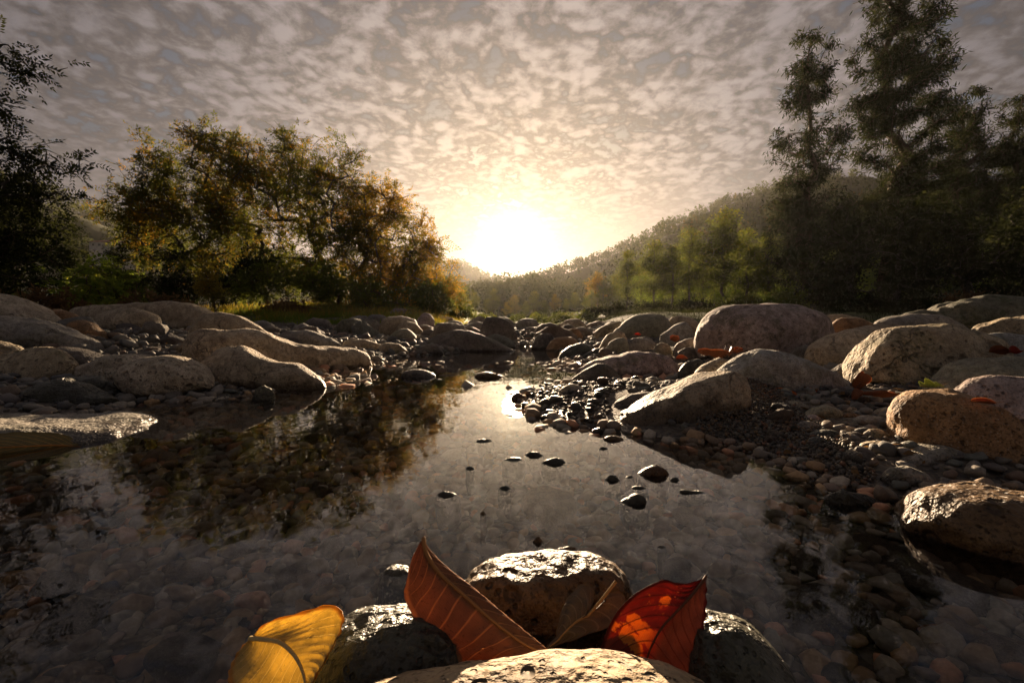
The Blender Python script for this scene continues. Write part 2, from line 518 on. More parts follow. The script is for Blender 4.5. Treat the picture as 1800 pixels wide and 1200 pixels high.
def ground_material():
    m, N = new_mat('river_ground')
    geo = N.n('ShaderNodeNewGeometry')
    pos = geo.outputs['Position']
    sep = N.n('ShaderNodeSeparateXYZ')
    N.put(sep.inputs[0], pos)
    gr = N.voro(pos, 85.0, out='Color')
    sg = N.n('ShaderNodeSeparateColor'); N.put(sg.inputs[0], gr)
    grain = N.ramp(sg.outputs[0], [(i / 6, t) for i, t in enumerate([(0.10, 0.08, 0.06), (0.15, 0.12, 0.085), (0.07, 0.062, 0.055), (0.18, 0.145, 0.105), (0.12, 0.09, 0.065), (0.21, 0.175, 0.13)])], 'CONSTANT')
    h = N.m('SUBTRACT', 1.0, N.voro(pos, 85.0))
    soil = N.mix(N.noise(pos, 1.3, 5, 0.6), (0.055, 0.045, 0.028), (0.085, 0.068, 0.04))
    grass = N.mix(N.noise(pos, 0.9, 5, 0.65), (0.05, 0.062, 0.018), (0.115, 0.125, 0.03))
    earth = N.mix(N.step(N.noise(pos, 0.35, 4, 0.6), 0.42, 0.58), soil, grass)
    d = N.v('LENGTH', pos)
    up = N.step(sep.outputs[2], 0.36, 0.55)
    far = N.m('MAXIMUM', up, N.step(d, 17.0, 26.0))
    col = N.mix(far, grain, earth)
    wl = N.step(sep.outputs[2], 0.035, 0.006)
    col = N.mix(wl, col, N.v('MULTIPLY', col, (0.62, 0.60, 0.57)))
    finish(N, principled(N, col, N.mix(wl, 0.85, 0.45), N.bump(h, 0.6, 0.008), 0.35))
    return m

def build_ground():
    def axis(a, n, m):
        t = np.linspace(-1, 1, n)
        return np.sinh(t * m) / math.sinh(m) * a
    xs = axis(880.0, 270, 7.3)
    t = np.linspace(0, 1, 310)
    ys = -40 + 0.0 * t
    yp = np.sinh(t * 7.6) / math.sinh(7.6) * 1100.0
    yn = -np.sinh(np.linspace(1, 0, 90)[:-1] * 6.0) / math.sinh(6.0) * 300.0
    ys = np.concatenate([yn, yp]) + 1.2
    X, Y = np.meshgrid(xs, ys, indexing='ij')
    Z = ground_z(X.ravel(), Y.ravel())
    V = np.stack([X.ravel(), Y.ravel(), Z], 1)
    me = mesh('ground', V, grid_faces(len(xs), len(ys))[:, ::-1], True, ground_material())
    obj('ground', me, kind='structure')
build_ground()

def build_water():
    m, N = new_mat('pool_water')
    pos = N.n('ShaderNodeNewGeometry').outputs['Position']
    st = N.v('MULTIPLY', pos, (1.0, 0.55, 1.0))
    h = N.m('ADD', N.m('MULTIPLY', N.noise(st, 5.0, 2, 0.5, 0.6), 1.0), N.m('MULTIPLY', N.noise(st, 22.0, 2, 0.5, 0.3), 0.12))
    nrm = N.bump(h, 0.065, 0.03)
    gl = N.n('ShaderNodeBsdfGlossy')
    gl.inputs['Roughness'].default_value = 0.004
    gl.inputs['Color'].default_value = (1, 1, 1, 1)
    N.put(gl.inputs['Normal'], nrm)
    tr = N.n('ShaderNodeBsdfTransparent')
    tr.inputs[0].default_value = (0.95, 0.92, 0.86, 1)
    fr = N.n('ShaderNodeFresnel')
    fr.inputs['IOR'].default_value = 1.36
    N.put(fr.inputs['Normal'], nrm)
    mx = N.n('ShaderNodeMixShader')
    N.put(mx.inputs[0], fr.outputs[0])
    N.t.links.new(tr.outputs[0], mx.inputs[1])
    N.t.links.new(gl.outputs[0], mx.inputs[2])
    finish(N, mx.outputs[0])
    xs = np.linspace(-4.6, 2.6, 90); ys = np.linspace(-0.9, 8.2, 110)
    X, Y = np.meshgrid(xs, ys, indexing='ij')
    V = np.stack([X.ravel(), Y.ravel(), X.ravel() * 0], 1)
    keep = pool_dist(X.ravel(), Y.ravel()) < 0.28
    F = grid_faces(len(xs), len(ys))[:, ::-1]
    F = F[keep[F].all(1)]
    obj('water', mesh('water', V, F, True, m), kind='structure')
build_water()

# ------------------------------------------------------------------ boulders
BMESH = {}
KEEP = ('flat grey rock shelf sliding into the water at the left edge', 'dark pitted mauve boulder at the right edge above the brown one')
BOULDERS = []       # (x, y, radius) footprints, for keeping loose stones out
def boulder(label, outline, base=None, d=None, k=0.7, mat='grey', rnd=0.35, amp=0.045, facets=5, name='boulder', cat='boulder', depth=None,
            sink=0.04, seed=0, floor=None, sq=0.85, group=None, detail=1.0, dy=0):
    """a stone whose top outline is given; it gets its real distance, depth and underside"""
    rng = np.random.RandomState(1000 + seed + int(outline[0][0] * 3 + outline[0][1]))
    outline = [(px, py + dy) for px, py in outline]
    pxl, pxr = outline[0][0], outline[-1][0]
    if d is None:
        f = hit((max(0, min(1800, pxl)) + max(0, min(1800, pxr))) / 2, base)[1]
        dl = dr = f
    else:
        dl, dr = d if isinstance(d, tuple) else (d, d)
    wide = (pxr - pxl) / 800.0 * (dl + dr) / 2
    dep = depth if depth is not None else k * wide
    P = []
    for px, py in outline:
        f = (px - pxl) / (pxr - pxl)
        P.append(at(px, py, dl + (dr - dl) * f + dep * 0.5))
    P = np.array(P)
    ax = P[-1, :2] - P[0, :2]
    L = np.linalg.norm(ax); ax /= L
    nx = np.array((-ax[1], ax[0]))
    s_pts = (P[:, :2] - P[0, :2]) @ ax
    c2 = P[0, :2] + ax * L / 2
    gzs = ground_z(P[0, 0] + ax[0] * L * np.linspace(0, 1, 9), P[0, 1] + ax[1] * L * np.linspace(0, 1, 9))
    zb = (float(gzs.min()) if floor is None else floor) - sink
    wpx = pxr - pxl
    nu = int(np.clip(wpx / 2.8 * detail, 18, 130)); nv = int(np.clip(wpx / 3.6 * detail, 16, 96))
    u = -np.cos(np.linspace(0, math.pi, nu))
    u = np.sign(u) * np.abs(u) ** 0.9
    s = (u + 1) / 2 * L
    # smooth the polyline a little
    fine = np.linspace(0, L, 400)
    prof = np.interp(fine, s_pts, P[:, 2])
    kw = max(3, int(400 * 0.035)); ker = np.hanning(kw + 2)[1:-1]; ker /= ker.sum()
    pad = np.concatenate([2 * prof[0] - prof[kw:0:-1], prof, 2 * prof[-1] - prof[-2:-kw - 2:-1]])
    sm = np.convolve(pad, ker, 'same')[kw:-kw]
    top = np.interp(s, fine, sm)
    top = np.maximum(top, zb + 0.004)
    bot = zb + rnd * (top - zb) * np.abs(u) ** 3.2
    env = (1 - np.abs(u) ** 2.6) ** 0.55
    mid = bot + (top - bot) * (0.30 + 0.22 * rnd)
    th = np.linspace(0, 2 * math.pi, nv, endpoint=False)
    ct, st_ = np.cos(th), np.sin(th)
    cy_ = np.sign(ct) * np.abs(ct) ** sq
    sy_ = np.sign(st_) * np.abs(st_) ** sq
    wob = 1 + 0.10 * np.sin(u * 3.1 + rng.rand() * 6)
    Yl = (dep / 2) * (env * wob)[:, None] * cy_[None]
    Zl = np.where(sy_[None] > 0, mid[:, None] + (top - mid)[:, None] * sy_[None], mid[:, None] + (mid - bot)[:, None] * sy_[None])
    Sl = np.broadcast_to((s - L / 2)[:, None], Yl.shape)
    Q = np.stack([Sl, Yl, Zl], -1).reshape(-1, 3)
    H = float(top.max() - zb)
    cen = np.array((0, 0, zb + 0.45 * H))
    half = np.array((L / 2, dep / 2, H * 0.55))
    # flat faces broken off towards the front and back
    for _ in range(facets):
        n = rng.normal(size=3); n[1] = -abs(n[1]) * 1.4 - 0.3 if rng.rand() < 0.7 else n[1]
        n[2] *= 0.6; n[0] *= 0.7
        n /= np.linalg.norm(n)
        q = (Q - cen) / half
        dd = q @ n - (0.62 + 0.25 * rng.rand())
        cut = np.where(dd > 0, dd, 0) * 0.55
        cut = cut[:, None] * n[None] * half
        cut[:, 2] *= 0.35
        Q = Q - cut
    # lumps and hollows
    nd = (Q - cen) / half
    nd /= np.linalg.norm(nd, axis=1)[:, None] + 1e-9
    size = (L * dep * H) ** (1 / 3)
    off = rng.rand(3) * 50
    lump = fbm(Q / (0.55 * size) + off, 3, 0.5) * amp
    ridg = (0.5 - np.abs(vnoise(Q / (0.32 * size) + off + 9))) * amp * 0.5
    small = fbm(Q / (0.11 * size) + off + 31, 3, 0.55) * amp * 0.22
    disp = (lump + ridg + small) * size
    dv = nd * disp[:, None]
    dv[:, 2] *= 0.75
    Q = Q + dv
    c3 = np.array((c2[0], c2[1], 0.0))
    zo = zb + sink
    Q[:, 2] -= zo
    rot = math.atan2(ax[1], ax[0])
    caps = [np.arange(nv)[::-1], (nu - 1) * nv + np.arange(nv)]
    Vall = np.concatenate([Q, [Q[:nv].mean(0)], [Q[-nv:].mean(0)]])
    a, b = len(Q), len(Q) + 1
    j = np.arange(nv)
    f0 = np.stack([np.full(nv, a), (j + 1) % nv, j], 1)
    f1 = np.stack([np.full(nv, b), (nu - 1) * nv + j, (nu - 1) * nv + (j + 1) % nv], 1)
    me = mesh(name, Vall, [grid_faces(nu, nv, True), f0, f1], True, MAT[mat])
    o = obj(name, me, loc=(c2[0], c2[1], zo), label=label, cat=cat, group=group)
    o.rotation_euler = (0, 0, rot)
    BMESH[label] = (Vall, [tuple(f) for f in np.concatenate([np.concatenate([grid_faces(nu, nv, True)[:, :3], grid_faces(nu, nv, True)[:, [0, 2, 3]]]), f0, f1])], o) if label in KEEP else None
    BOULDERS.append((c2[0], c2[1], ax[0], ax[1], L / 2, dep / 2, label))
    return o
B = boulder
# --- left bank
B('tan pitted boulder cut by the left edge of the view, highest at left', [(-130,560),(-70,530),(-20,516),(10,517),(33,525),(60,542),(88,562)], d=4.0, k=0.6, mat='pitted')
B('long dark grey boulder sloping down to the right at the left edge', [(-160,575),(-80,556),(0,551),(43,556),(83,565),(123,580),(160,597),(183,616)], d=3.1, k=0.35, mat='grey', amp=0.055)
B('small brown domed boulder behind the long dark sloping one', [(74,560),(82,548),(100,543),(120,548),(140,564)], d=4.6, mat='brown')
B('broad low streaked boulder farthest back on the left bank', [(118,556),(147,539),(200,536),(253,530),(307,531),(340,537),(374,554)], d=5.6, k=0.45, mat='tan', amp=0.05)
B('smooth brown egg shaped boulder in front of the broad streaked one', [(160,572),(177,551),(207,543),(240,543),(267,552),(279,569)], d=4.6, k=0.65, mat='tan', rnd=0.6, facets=2)
B('brown wedge of rock leaning right beside the long dark sloping boulder', [(120,582),(128,566),(143,562),(160,567),(177,583),(190,602)], d=3.7, mat='brown')
B('cracked grey boulder at the left edge above the dark water', [(-90,640),(-50,605),(-10,598),(15,604),(38,622)], d=2.35, mat='rough', amp=0.06)
B('knobbly cracked olive boulder beside the small dark round stone', [(6,648),(18,624),(34,613),(55,609),(80,610),(103,617),(119,636)], d=2.2, k=0.8, mat='rough', amp=0.075, rnd=0.5)
B('low dark rounded boulder behind the knobbly cracked one', [(60,625),(85,614),(120,611),(150,617),(175,636)], d=2.75, mat='dark')
B('small dark round stone wedged beside the knobbly cracked boulder', [(114,641),(119,627),(131,621),(143,624),(151,640)], d=2.4, rnd=0.6, mat='dark', facets=2)
B('brown pitted boulder half hidden behind the round pale boulder', [(126,662),(140,645),(165,633),(200,625),(240,622),(285,640)], d=2.3, k=0.6, mat='pitted')
B('round pale pitted boulder standing in the water on the left', [(217,675),(222,652),(236,636),(260,627),(290,624),(320,628),(346,641),(363,657),(373,680)], base=706, k=0.75, mat='pitted', rnd=0.75, amp=0.03, facets=2, sq=0.95)
B('dark angular wet rock with a sharp ridge by the left shelf', [(18,722),(50,692),(77,678),(113,669),(140,677),(167,691),(200,700)], d=1.72, k=0.55, mat='wetdark', amp=0.09, facets=9)
B('low black wet rock between the angular rock and the round boulder', [(85,672),(130,664),(180,663),(218,672)], d=1.95, k=0.4, mat='wetdark', amp=0.08)
B('flat grey rock shelf sliding into the water at the left edge', [(-190,742),(-60,734),(0,732),(67,733),(167,731),(217,733),(255,739),(318,752)], d=(0.95,1.30), depth=0.48, mat='grey', amp=0.05, name='rock_shelf', cat='rock shelf', sq=0.7, facets=3, floor=-0.06)
B('smaller rear hump behind the long pale two-humped boulder', [(328,588),(340,568),(361,551),(392,549),(422,557),(447,569),(467,583),(486,596)], d=3.35, k=0.45, mat='tan', amp=0.03)
B('long pale humped boulder tapering right into the pool', [(322,628),(326,600),(336,586),(355,579),(392,580),(433,579),(458,583),(494,597),(530,605),(578,605),(614,611),(633,619),(646,637)], d=(2.55,3.55), k=0.36, mat='tan', amp=0.05, rnd=0.2)
B('tan boulder with a dark wet foot pointing right into the pool', [(351,645),(358,625),(372,612),(394,607),(419,606),(439,612),(461,626),(483,636),(517,639),(538,650),(551,661),(566,680)], base=691, k=0.55, mat='tanwet', amp=0.045, rnd=0.2)
B('little mossy stone in the water at the foot of the tan boulder', [(442,696),(450,681),(464,676),(476,682),(483,693)], d=1.98, mat='moss', cat='stone', name='river_stone')
B('grey oval stone on the grass edge behind the humped boulder', [(444,570),(452,564),(464,562),(478,569),(485,580)], d=7.5, mat='grey')
B('long flat grey rock between the humped boulder and the stone field', [(480,590),(505,581),(540,580),(570,590),(600,604)], d=4.9, k=0.5, mat='grey')
B('pointed grey rock with a pale cap behind the long flat rock', [(505,588),(520,574),(533,570),(555,577),(583,596)], d=6.3, mat='grey', facets=8, amp=0.07)
B('angular blackish boulder at the foot of the grassy bank', [(528,576),(538,565),(552,559),(572,563),(588,578)], d=8.2, mat='dark', facets=8, amp=0.07)
B('small dark stone left of the angular blackish boulder', [(498,576),(505,568),(514,566),(527,574)], d=8.4, mat='dark')
B('large mottled greenish boulder right of the angular blackish one', [(586,582),(592,570),(604,561),(620,558),(640,564),(655,584)], d=7.8, k=0.8, mat='moss', rnd=0.4)
B('big rounded tan boulder nearest the overhanging orange branches', [(667,575),(672,562),(682,556),(706,555),(727,561),(740,579)], d=8.6, mat='tan', rnd=0.45)
B('domed tan boulder leaning on the big rounded one', [(694,582),(703,568),(717,563),(732,568),(744,583)], d=8.1, mat='tan')
B('wedge shaped grey boulder in front of the domed tan ones', [(681,600),(690,586),(700,578),(718,576),(729,587),(738,606)], d=6.6, mat='green', facets=8)
B('low brown boulder at the water tip of the humped boulder', [(600,612),(606,600),(620,596),(642,596),(672,607)], d=5.2, mat='tan', k=0.6)
B('rough brown boulder on the left shore beside the dark mound', [(662,622),(670,608),(684,601),(704,603),(719,619)], d=5.0, mat='rough', amp=0.06)
B('small rounded stone touching the left water line of the pool', [(648,634),(655,626),(665,624),(676,634)], d=4.05, mat='dark', cat='stone', name='river_stone')
B('dark round boulder joined to the left end of the dark mound', [(731,624),(738,611),(752,604),(768,604),(785,624)], d=5.3, mat='dark')
B('big dark mound of rock sloping right into the far water', [(740,614),(752,600),(770,589),(800,581),(822,582),(844,589),(867,598),(889,608),(905,616)], d=5.9, k=0.4, mat='dark', amp=0.05, rnd=0.1)
B('upright tan stone standing against the overhanging branches', [(729,568),(736,556),(746,548),(756,551),(764,566)], d=11.0, mat='pink', facets=7)
B('rounded stone on the skyline right of the upright tan one', [(776,573),(785,565),(800,562),(812,566),(820,576)], d=10.0, mat='grey')
B('sloping grey stone behind the dark mound', [(755,585),(768,572),(782,569),(798,582)], d=8.4, mat='green', facets=7)
B('dark round stone above the dark mound', [(736,590),(744,580),(758,577),(775,588)], d=7.6, mat='dark')
# --- head of the pool
B('big upright block of stone under the sun', [(842,584),(844,566),(850,556),(866,555),(879,556),(894,564),(904,576),(909,592)], d=7.6, k=0.7, mat='dark', rnd=0.15, facets=4, amp=0.03)
B('pale flat boulder on the horizon right of the upright block', [(906,569),(914,562),(925,560),(944,562),(950,571)], d=13.0, mat='grey', k=0.6)
B('brown domed boulder right of the upright block', [(937,587),(943,575),(952,568),(967,567),(981,572),(989,590)], d=8.6, mat='dark')
B('low pale boulder on the horizon left of the centre grove', [(985,572),(993,563),(1004,560),(1019,561),(1030,571)], d=12.5, mat='tan', k=0.6)
B('dark humped stone below the low pale horizon boulder', [(982,581),(990,572),(1000,569),(1012,577)], d=9.6, mat='dark')
B('round brown stone below the dark humped one', [(991,591),(998,580),(1007,576),(1017,580),(1024,592)], d=8.0, mat='brown')
B('angular dark rock at the water line under the upright block', [(934,608),(942,594),(951,587),(969,586),(977,603)], d=6.6, mat='dark', facets=8)
B('broad brown rock on the far water line', [(960,612),(967,599),(979,593),(1003,592),(1014,598),(1022,612)], d=6.1, mat='brown', k=0.7)
B('wet black boulder at the right water line of the pool head', [(980,634),(988,620),(1001,608),(1019,603),(1037,607),(1053,628)], d=4.6, mat='wetdark', k=0.7)
B('row of black knuckle-like rock right of the wet black boulder', [(1018,634),(1026,622),(1045,612),(1060,613),(1073,632)], d=4.4, mat='wetdark', amp=0.09, k=0.6)
# --- right bank
B('smooth dome of pale greenish boulder on the right bank skyline', [(1074,594),(1083,580),(1100,567),(1117,555),(1135,552),(1155,554),(1172,562),(1178,584)], d=6.6, k=0.75, mat='green', amp=0.045, facets=2)
B('small tan stone peeping over the smooth greenish dome', [(1148,564),(1155,554),(1166,554),(1180,566)], d=8.0, mat='pink')
B('long tan boulder right of the smooth greenish dome', [(1172,576),(1175,563),(1182,557),(1194,555),(1213,559),(1240,574)], d=6.8, mat='tan', k=0.5, rnd=0.3)
B('angular blue grey block in front of the long tan boulder', [(1160,590),(1178,577),(1192,569),(1206,565),(1213,573),(1219,588)], d=5.3, mat='bluegrey', facets=9)
B('low slanting boulder left of the smooth greenish dome', [(1044,586),(1056,575),(1072,568),(1088,564),(1104,572)], d=7.4, mat='rough', k=0.6)
B('wedge of pale rock catching the sun below the greenish dome', [(1052,612),(1059,598),(1068,588),(1087,582),(1098,586),(1109,602)], d=4.75, mat='tan', facets=7)
B('grey round stone right of the pale sunlit wedge', [(1064,612),(1072,600),(1083,595),(1097,594),(1106,608)], d=4.4, mat='green')
B('broad mottled grey stone below the greenish dome', [(1094,612),(1102,600),(1115,592),(1140,594),(1154,609)], d=4.5, mat='grey')
B('greenish round stone left of the brown leaf heap', [(1148,620),(1153,607),(1162,601),(1175,605),(1182,620)], d=4.1, mat='green')
B('smooth grey stone under the dry twigs', [(1183,616),(1190,603),(1203,596),(1220,594),(1232,612)], d=4.0, mat='grey', rnd=0.5)
B('dark flat stone in front of the smooth grey one', [(1184,630),(1192,618),(1205,611),(1219,610),(1230,626)], d=3.7, mat='dark')
B('huge pinkish pitted boulder with lichen on its face', [(1224,612),(1226,590),(1233,575),(1246,560),(1265,545),(1290,537),(1325,535),(1362,537),(1390,539),(1420,548),(1441,563),(1453,583),(1457,608)], d=3.3, k=0.75, mat='pink', rnd=0.55, amp=0.04, facets=4)
B('wide low mauve slab lying in the inlet behind the pebble spit', [(1012,647),(1045,631),(1075,623),(1120,619),(1155,620),(1176,627),(1196,645)], d=2.95, k=0.45, mat='pink', amp=0.045, rnd=0.0, floor=-0.05)
B('dark triangular rock standing at the back of the pebble spit', [(994,673),(1010,662),(1027,651),(1050,640),(1062,639),(1080,650),(1104,674)], d=2.5, k=0.5, mat='dark', amp=0.04, facets=8, rnd=0.0)
B('dark glossy rock at the right end of the inlet', [(1194,656),(1201,641),(1213,632),(1228,630),(1243,644)], d=2.55, mat='wetdark')
B('tan edged wedge rock under the brown leaf heap', [(1214,668),(1228,651),(1243,639),(1266,629),(1284,636),(1300,656)], d=2.2, mat='tan', k=0.6, facets=7)
B('big smooth two-toned boulder with a blue grey right flank', [(1258,668),(1268,651),(1283,636),(1306,622),(1335,614),(1362,614),(1381,620),(1423,637),(1467,659),(1494,676),(1508,700)], base=690, k=0.5, mat='bluegrey', amp=0.045, facets=3, rnd=0.15)
B('leaning pale topped boulder ending in a dark snout in the pool', [(1074,752),(1083,738),(1101,724),(1131,711),(1161,695),(1201,675),(1238,660),(1274,651),(1296,660),(1312,678),(1322,700)], d=(1.36,1.42), depth=0.24, mat='leaning', amp=0.05, facets=5, rnd=0.12, floor=-0.05, sq=0.62)
B('dark shoulder of rock behind the leaning pale topped boulder', [(1067,742),(1073,720),(1083,706),(1106,695),(1140,690),(1170,692),(1200,705)], d=1.60, k=0.5, mat='dark', amp=0.05, floor=-0.05)
B('slanting flat topped grey boulder behind the two-toned one', [(1420,626),(1430,610),(1453,596),(1491,579),(1531,568),(1567,570),(1600,588)], d=2.5, k=0.6, mat='tan', amp=0.05, facets=5)
B('large rough knobbly boulder with yellow lichen on its left edge', [(1500,680),(1504,658),(1514,636),(1538,608),(1567,587),(1599,579),(1643,575),(1686,576),(1723,585),(1743,600),(1752,628)], d=1.72, k=0.7, mat='rough', rnd=0.6, amp=0.055, facets=4)
B('dark brown rock wedged left of the large rough knobbly boulder', [(1456,664),(1466,650),(1483,640),(1509,634),(1530,650)], d=2.0, mat='dark')
B('small ochre boulder behind the slanting flat topped one', [(1462,580),(1467,567),(1480,559),(1508,558),(1540,574)], d=3.9, mat='brown')
B('pale low ledge of rock right of the huge pinkish boulder', [(1432,566),(1444,556),(1481,554),(1515,560),(1535,570)], d=4.7, mat='tan', k=0.5)
B('long low grey boulder behind the large rough knobbly one', [(1535,576),(1545,563),(1568,555),(1596,552),(1643,554),(1672,561),(1698,582)], d=3.7, k=0.5, mat='grey')
B('small mossy boulder at the left foot of the mossy mound', [(1580,562),(1595,549),(1617,543),(1640,546),(1660,560)], d=5.6, mat='moss')
B('hollowed tan boulder at the right edge below the mossy mound', [(1705,590),(1716,574),(1745,563),(1774,555),(1800,552),(1850,552),(1900,575)], d=3.0, k=0.5, mat='rough', amp=0.07)
B('smooth blue grey boulder at the right edge behind the red leaves', [(1712,606),(1726,588),(1760,584),(1800,590),(1850,600),(1890,620)], d=2.2, k=0.5, mat='bluegrey', amp=0.02)
B('grey green sloping boulder under the large rough one at right', [(1640,705),(1656,676),(1686,646),(1729,628),(1774,627),(1800,630),(1850,640),(1900,670)], d=1.45, k=0.5, mat='green', amp=0.05, facets=3)
B('dark pitted mauve boulder at the right edge above the brown one', [(1682,715),(1690,690),(1708,672),(1731,662),(1760,659),(1800,663),(1860,685),(1900,740)], d=1.16, k=0.7, mat='pink', rnd=0.5, amp=0.03)
B('big rust brown speckled boulder at the right edge', [(1570,762),(1577,730),(1596,707),(1618,692),(1647,691),(1680,690),(1715,701),(1752,730),(1775,751),(1800,768),(1850,800),(1880,830)], d=(0.99,0.92), depth=0.30, mat='brown', amp=0.05, facets=4, rnd=0.1)
B('huge moss covered mound at the right edge before the trees', [(1625,560),(1665,533),(1714,522),(1758,525),(1800,531),(1880,536),(1990,560)], d=6.5, k=0.5, mat='moss', amp=0.08)
B('glossy wet brown boulder in the pool at the right edge', [(1572,905),(1584,889),(1620,869),(1657,853),(1706,848),(1751,853),(1800,862),(1870,885),(1960,960)], d=(0.68,0.46), depth=0.26, mat='wet', amp=0.055, facets=3, rnd=0.15, floor=-0.08, detail=1.3)
B('smooth dark mauve stone on the right shore by the wet boulder', [(1552,860),(1558,838),(1571,823),(1597,819),(1627,832),(1642,862)], base=866, mat='grey', k=0.7, amp=0.05, facets=2, cat='stone')
B('thin half drowned slab off the right shore', [(1446,884),(1460,868),(1482,863),(1525,871),(1568,892)], d=0.80, k=0.4, mat='wetdark', amp=0.05, floor=-0.05, name='river_stone', cat='stone')

# --- front stones round the leaves
B('sandy tan rock nearest the camera at the bottom edge', [(560,1260),(640,1192),(700,1174),(780,1160),(870,1152),(960,1146),(1050,1148),(1120,1158),(1190,1176),(1250,1198),(1330,1250)], d=0.235, depth=0.17, dy=36, mat='sand', amp=0.035, facets=1, floor=-0.09, rnd=0.1, detail=0.8)
B('dark wet rounded rock under the curled brown leaf', [(545,1215),(572,1130),(600,1090),(640,1070),(690,1063),(745,1068),(790,1090),(835,1150)], d=0.335, depth=0.14, dy=14, mat='wetdark', amp=0.05, facets=3, floor=-0.10, detail=0.9)
B('glistening wet golden rock in the middle behind the leaves', [(796,1060),(806,1015),(828,994),(868,981),(920,977),(975,971),(1020,967),(1056,972),(1084,986),(1104,1010),(1122,1062)], d=0.455, depth=0.12, dy=18, mat='wet', amp=0.06, facets=5, floor=-0.10, sq=0.62, detail=0.9)
B('dark olive rounded rock right of the red leaf', [(1190,1160),(1222,1085),(1255,1072),(1300,1082),(1345,1108),(1380,1148),(1412,1215)], d=0.335, depth=0.14, dy=14, mat='wetdark', amp=0.05, facets=3, floor=-0.10, detail=0.9)
B('small dark rock awash left of the tip of the brown leaf', [(652,1034),(664,1012),(685,1000),(712,1000),(738,1022)], d=0.555, depth=0.07, mat='wetdark', amp=0.05, floor=-0.09)

# --- stones standing in the pool
def cob(label, x0, x1, yt, yb, mat='mixed', skew=0.5, k=0.7, group=None, amp=0.05, name='river_stone', cat='stone', sink=0.01, rnd=0.55, facets=4):
    yt = yb - 0.8 * (yb - yt)
    h, w = yb - yt, x1 - x0
    a = np.array([0, 0.06, 0.2, 0.38, 0.55, 0.75, 0.92, 1.0])
    a = a ** (math.log(0.5) / math.log(np.clip(skew, 0.25, 0.75)))
    hh = np.array([0.25, 0.5, 0.8, 0.97, 1.0, 0.85, 0.52, 0.25])
    out = [(x0 + w * t, yb - h * q) for t, q in zip(a, hh)]
    return B(label, out, base=yb, k=k, mat=mat, amp=amp, name=name, cat=cat, sink=sink, group=group, rnd=rnd, facets=facets)
cob('lone dark egg shaped stone mirrored in the far left of the pool', 706, 766, 645, 664, 'dark', 0.55, amp=0.035, facets=1)
cob('low pale wet stone in the middle of the pool head', 832, 886, 651, 664, 'wet', 0.55, k=0.6)
cob('small dark stone alone where the sun glow meets the tree reflection', 834, 868, 769, 778, 'wetdark')
cob('left one of three flat stones in the bright water', 882, 924, 800, 813, 'wetdark')
cob('rear one of three flat stones in the bright water', 920, 955, 790, 804, 'wetdark')
cob('right one of three flat stones in the bright water', 951, 997, 802, 817, 'wetdark')
cob('flat dark stone alone at the left of the bright water', 764, 809, 861, 876, 'wetdark')
cob('tiny dark stone between the lone flat stone and the three flat ones', 875, 898, 851, 862, 'wetdark')
cob('tiny stone tip left of the three flat stones', 819, 834, 819, 825, 'wetdark')
cob('pale domed wet stone off the snout of the leaning boulder', 1062, 1100, 762, 776, 'wet')
cob('small wet stone below the pale domed one', 1053, 1069, 784, 791, 'wetdark')
cob('dark lump of stone at the left of the right-hand stone cluster', 1062, 1091, 831, 847, 'wetdark')
cob('brown slanted block rising highest from the right-hand stone cluster', 1120, 1177, 811, 839, 'brown', 0.4, facets=7)
cob('tiny dark stone between the lump and the slanted block', 1098, 1116, 834, 841, 'wetdark')
cob('curved sliver of dark stone right of the slanted block', 1177, 1196, 837, 846, 'wetdark')
cob('flat dark stone behind the biggest round one of the cluster', 1106, 1140, 850, 862, 'wetdark')
cob('biggest round dark stone at the front of the right-hand cluster', 1088, 1140, 862, 889, 'wetdark', 0.4)
B('long dark bar of stone lying right of the cluster', [(1193,872),(1198,862),(1225,862),(1255,871),(1272,880),(1278,888)], d=0.86, k=0.3, mat='wetdark', name='river_stone', cat='stone', floor=-0.04)
cob('tiny glinting stone tip in the middle of the near water', 844, 855, 896, 904, 'wet')
cob('round glinting stone tip behind the golden rock', 937, 957, 939, 956, 'wet')
cob('flat glinting stone touching the back of the golden rock', 975, 1022, 956, 972, 'wet')
cob('thin stone sliver awash right of the golden rock', 1156, 1171, 957, 964, 'wetdark')

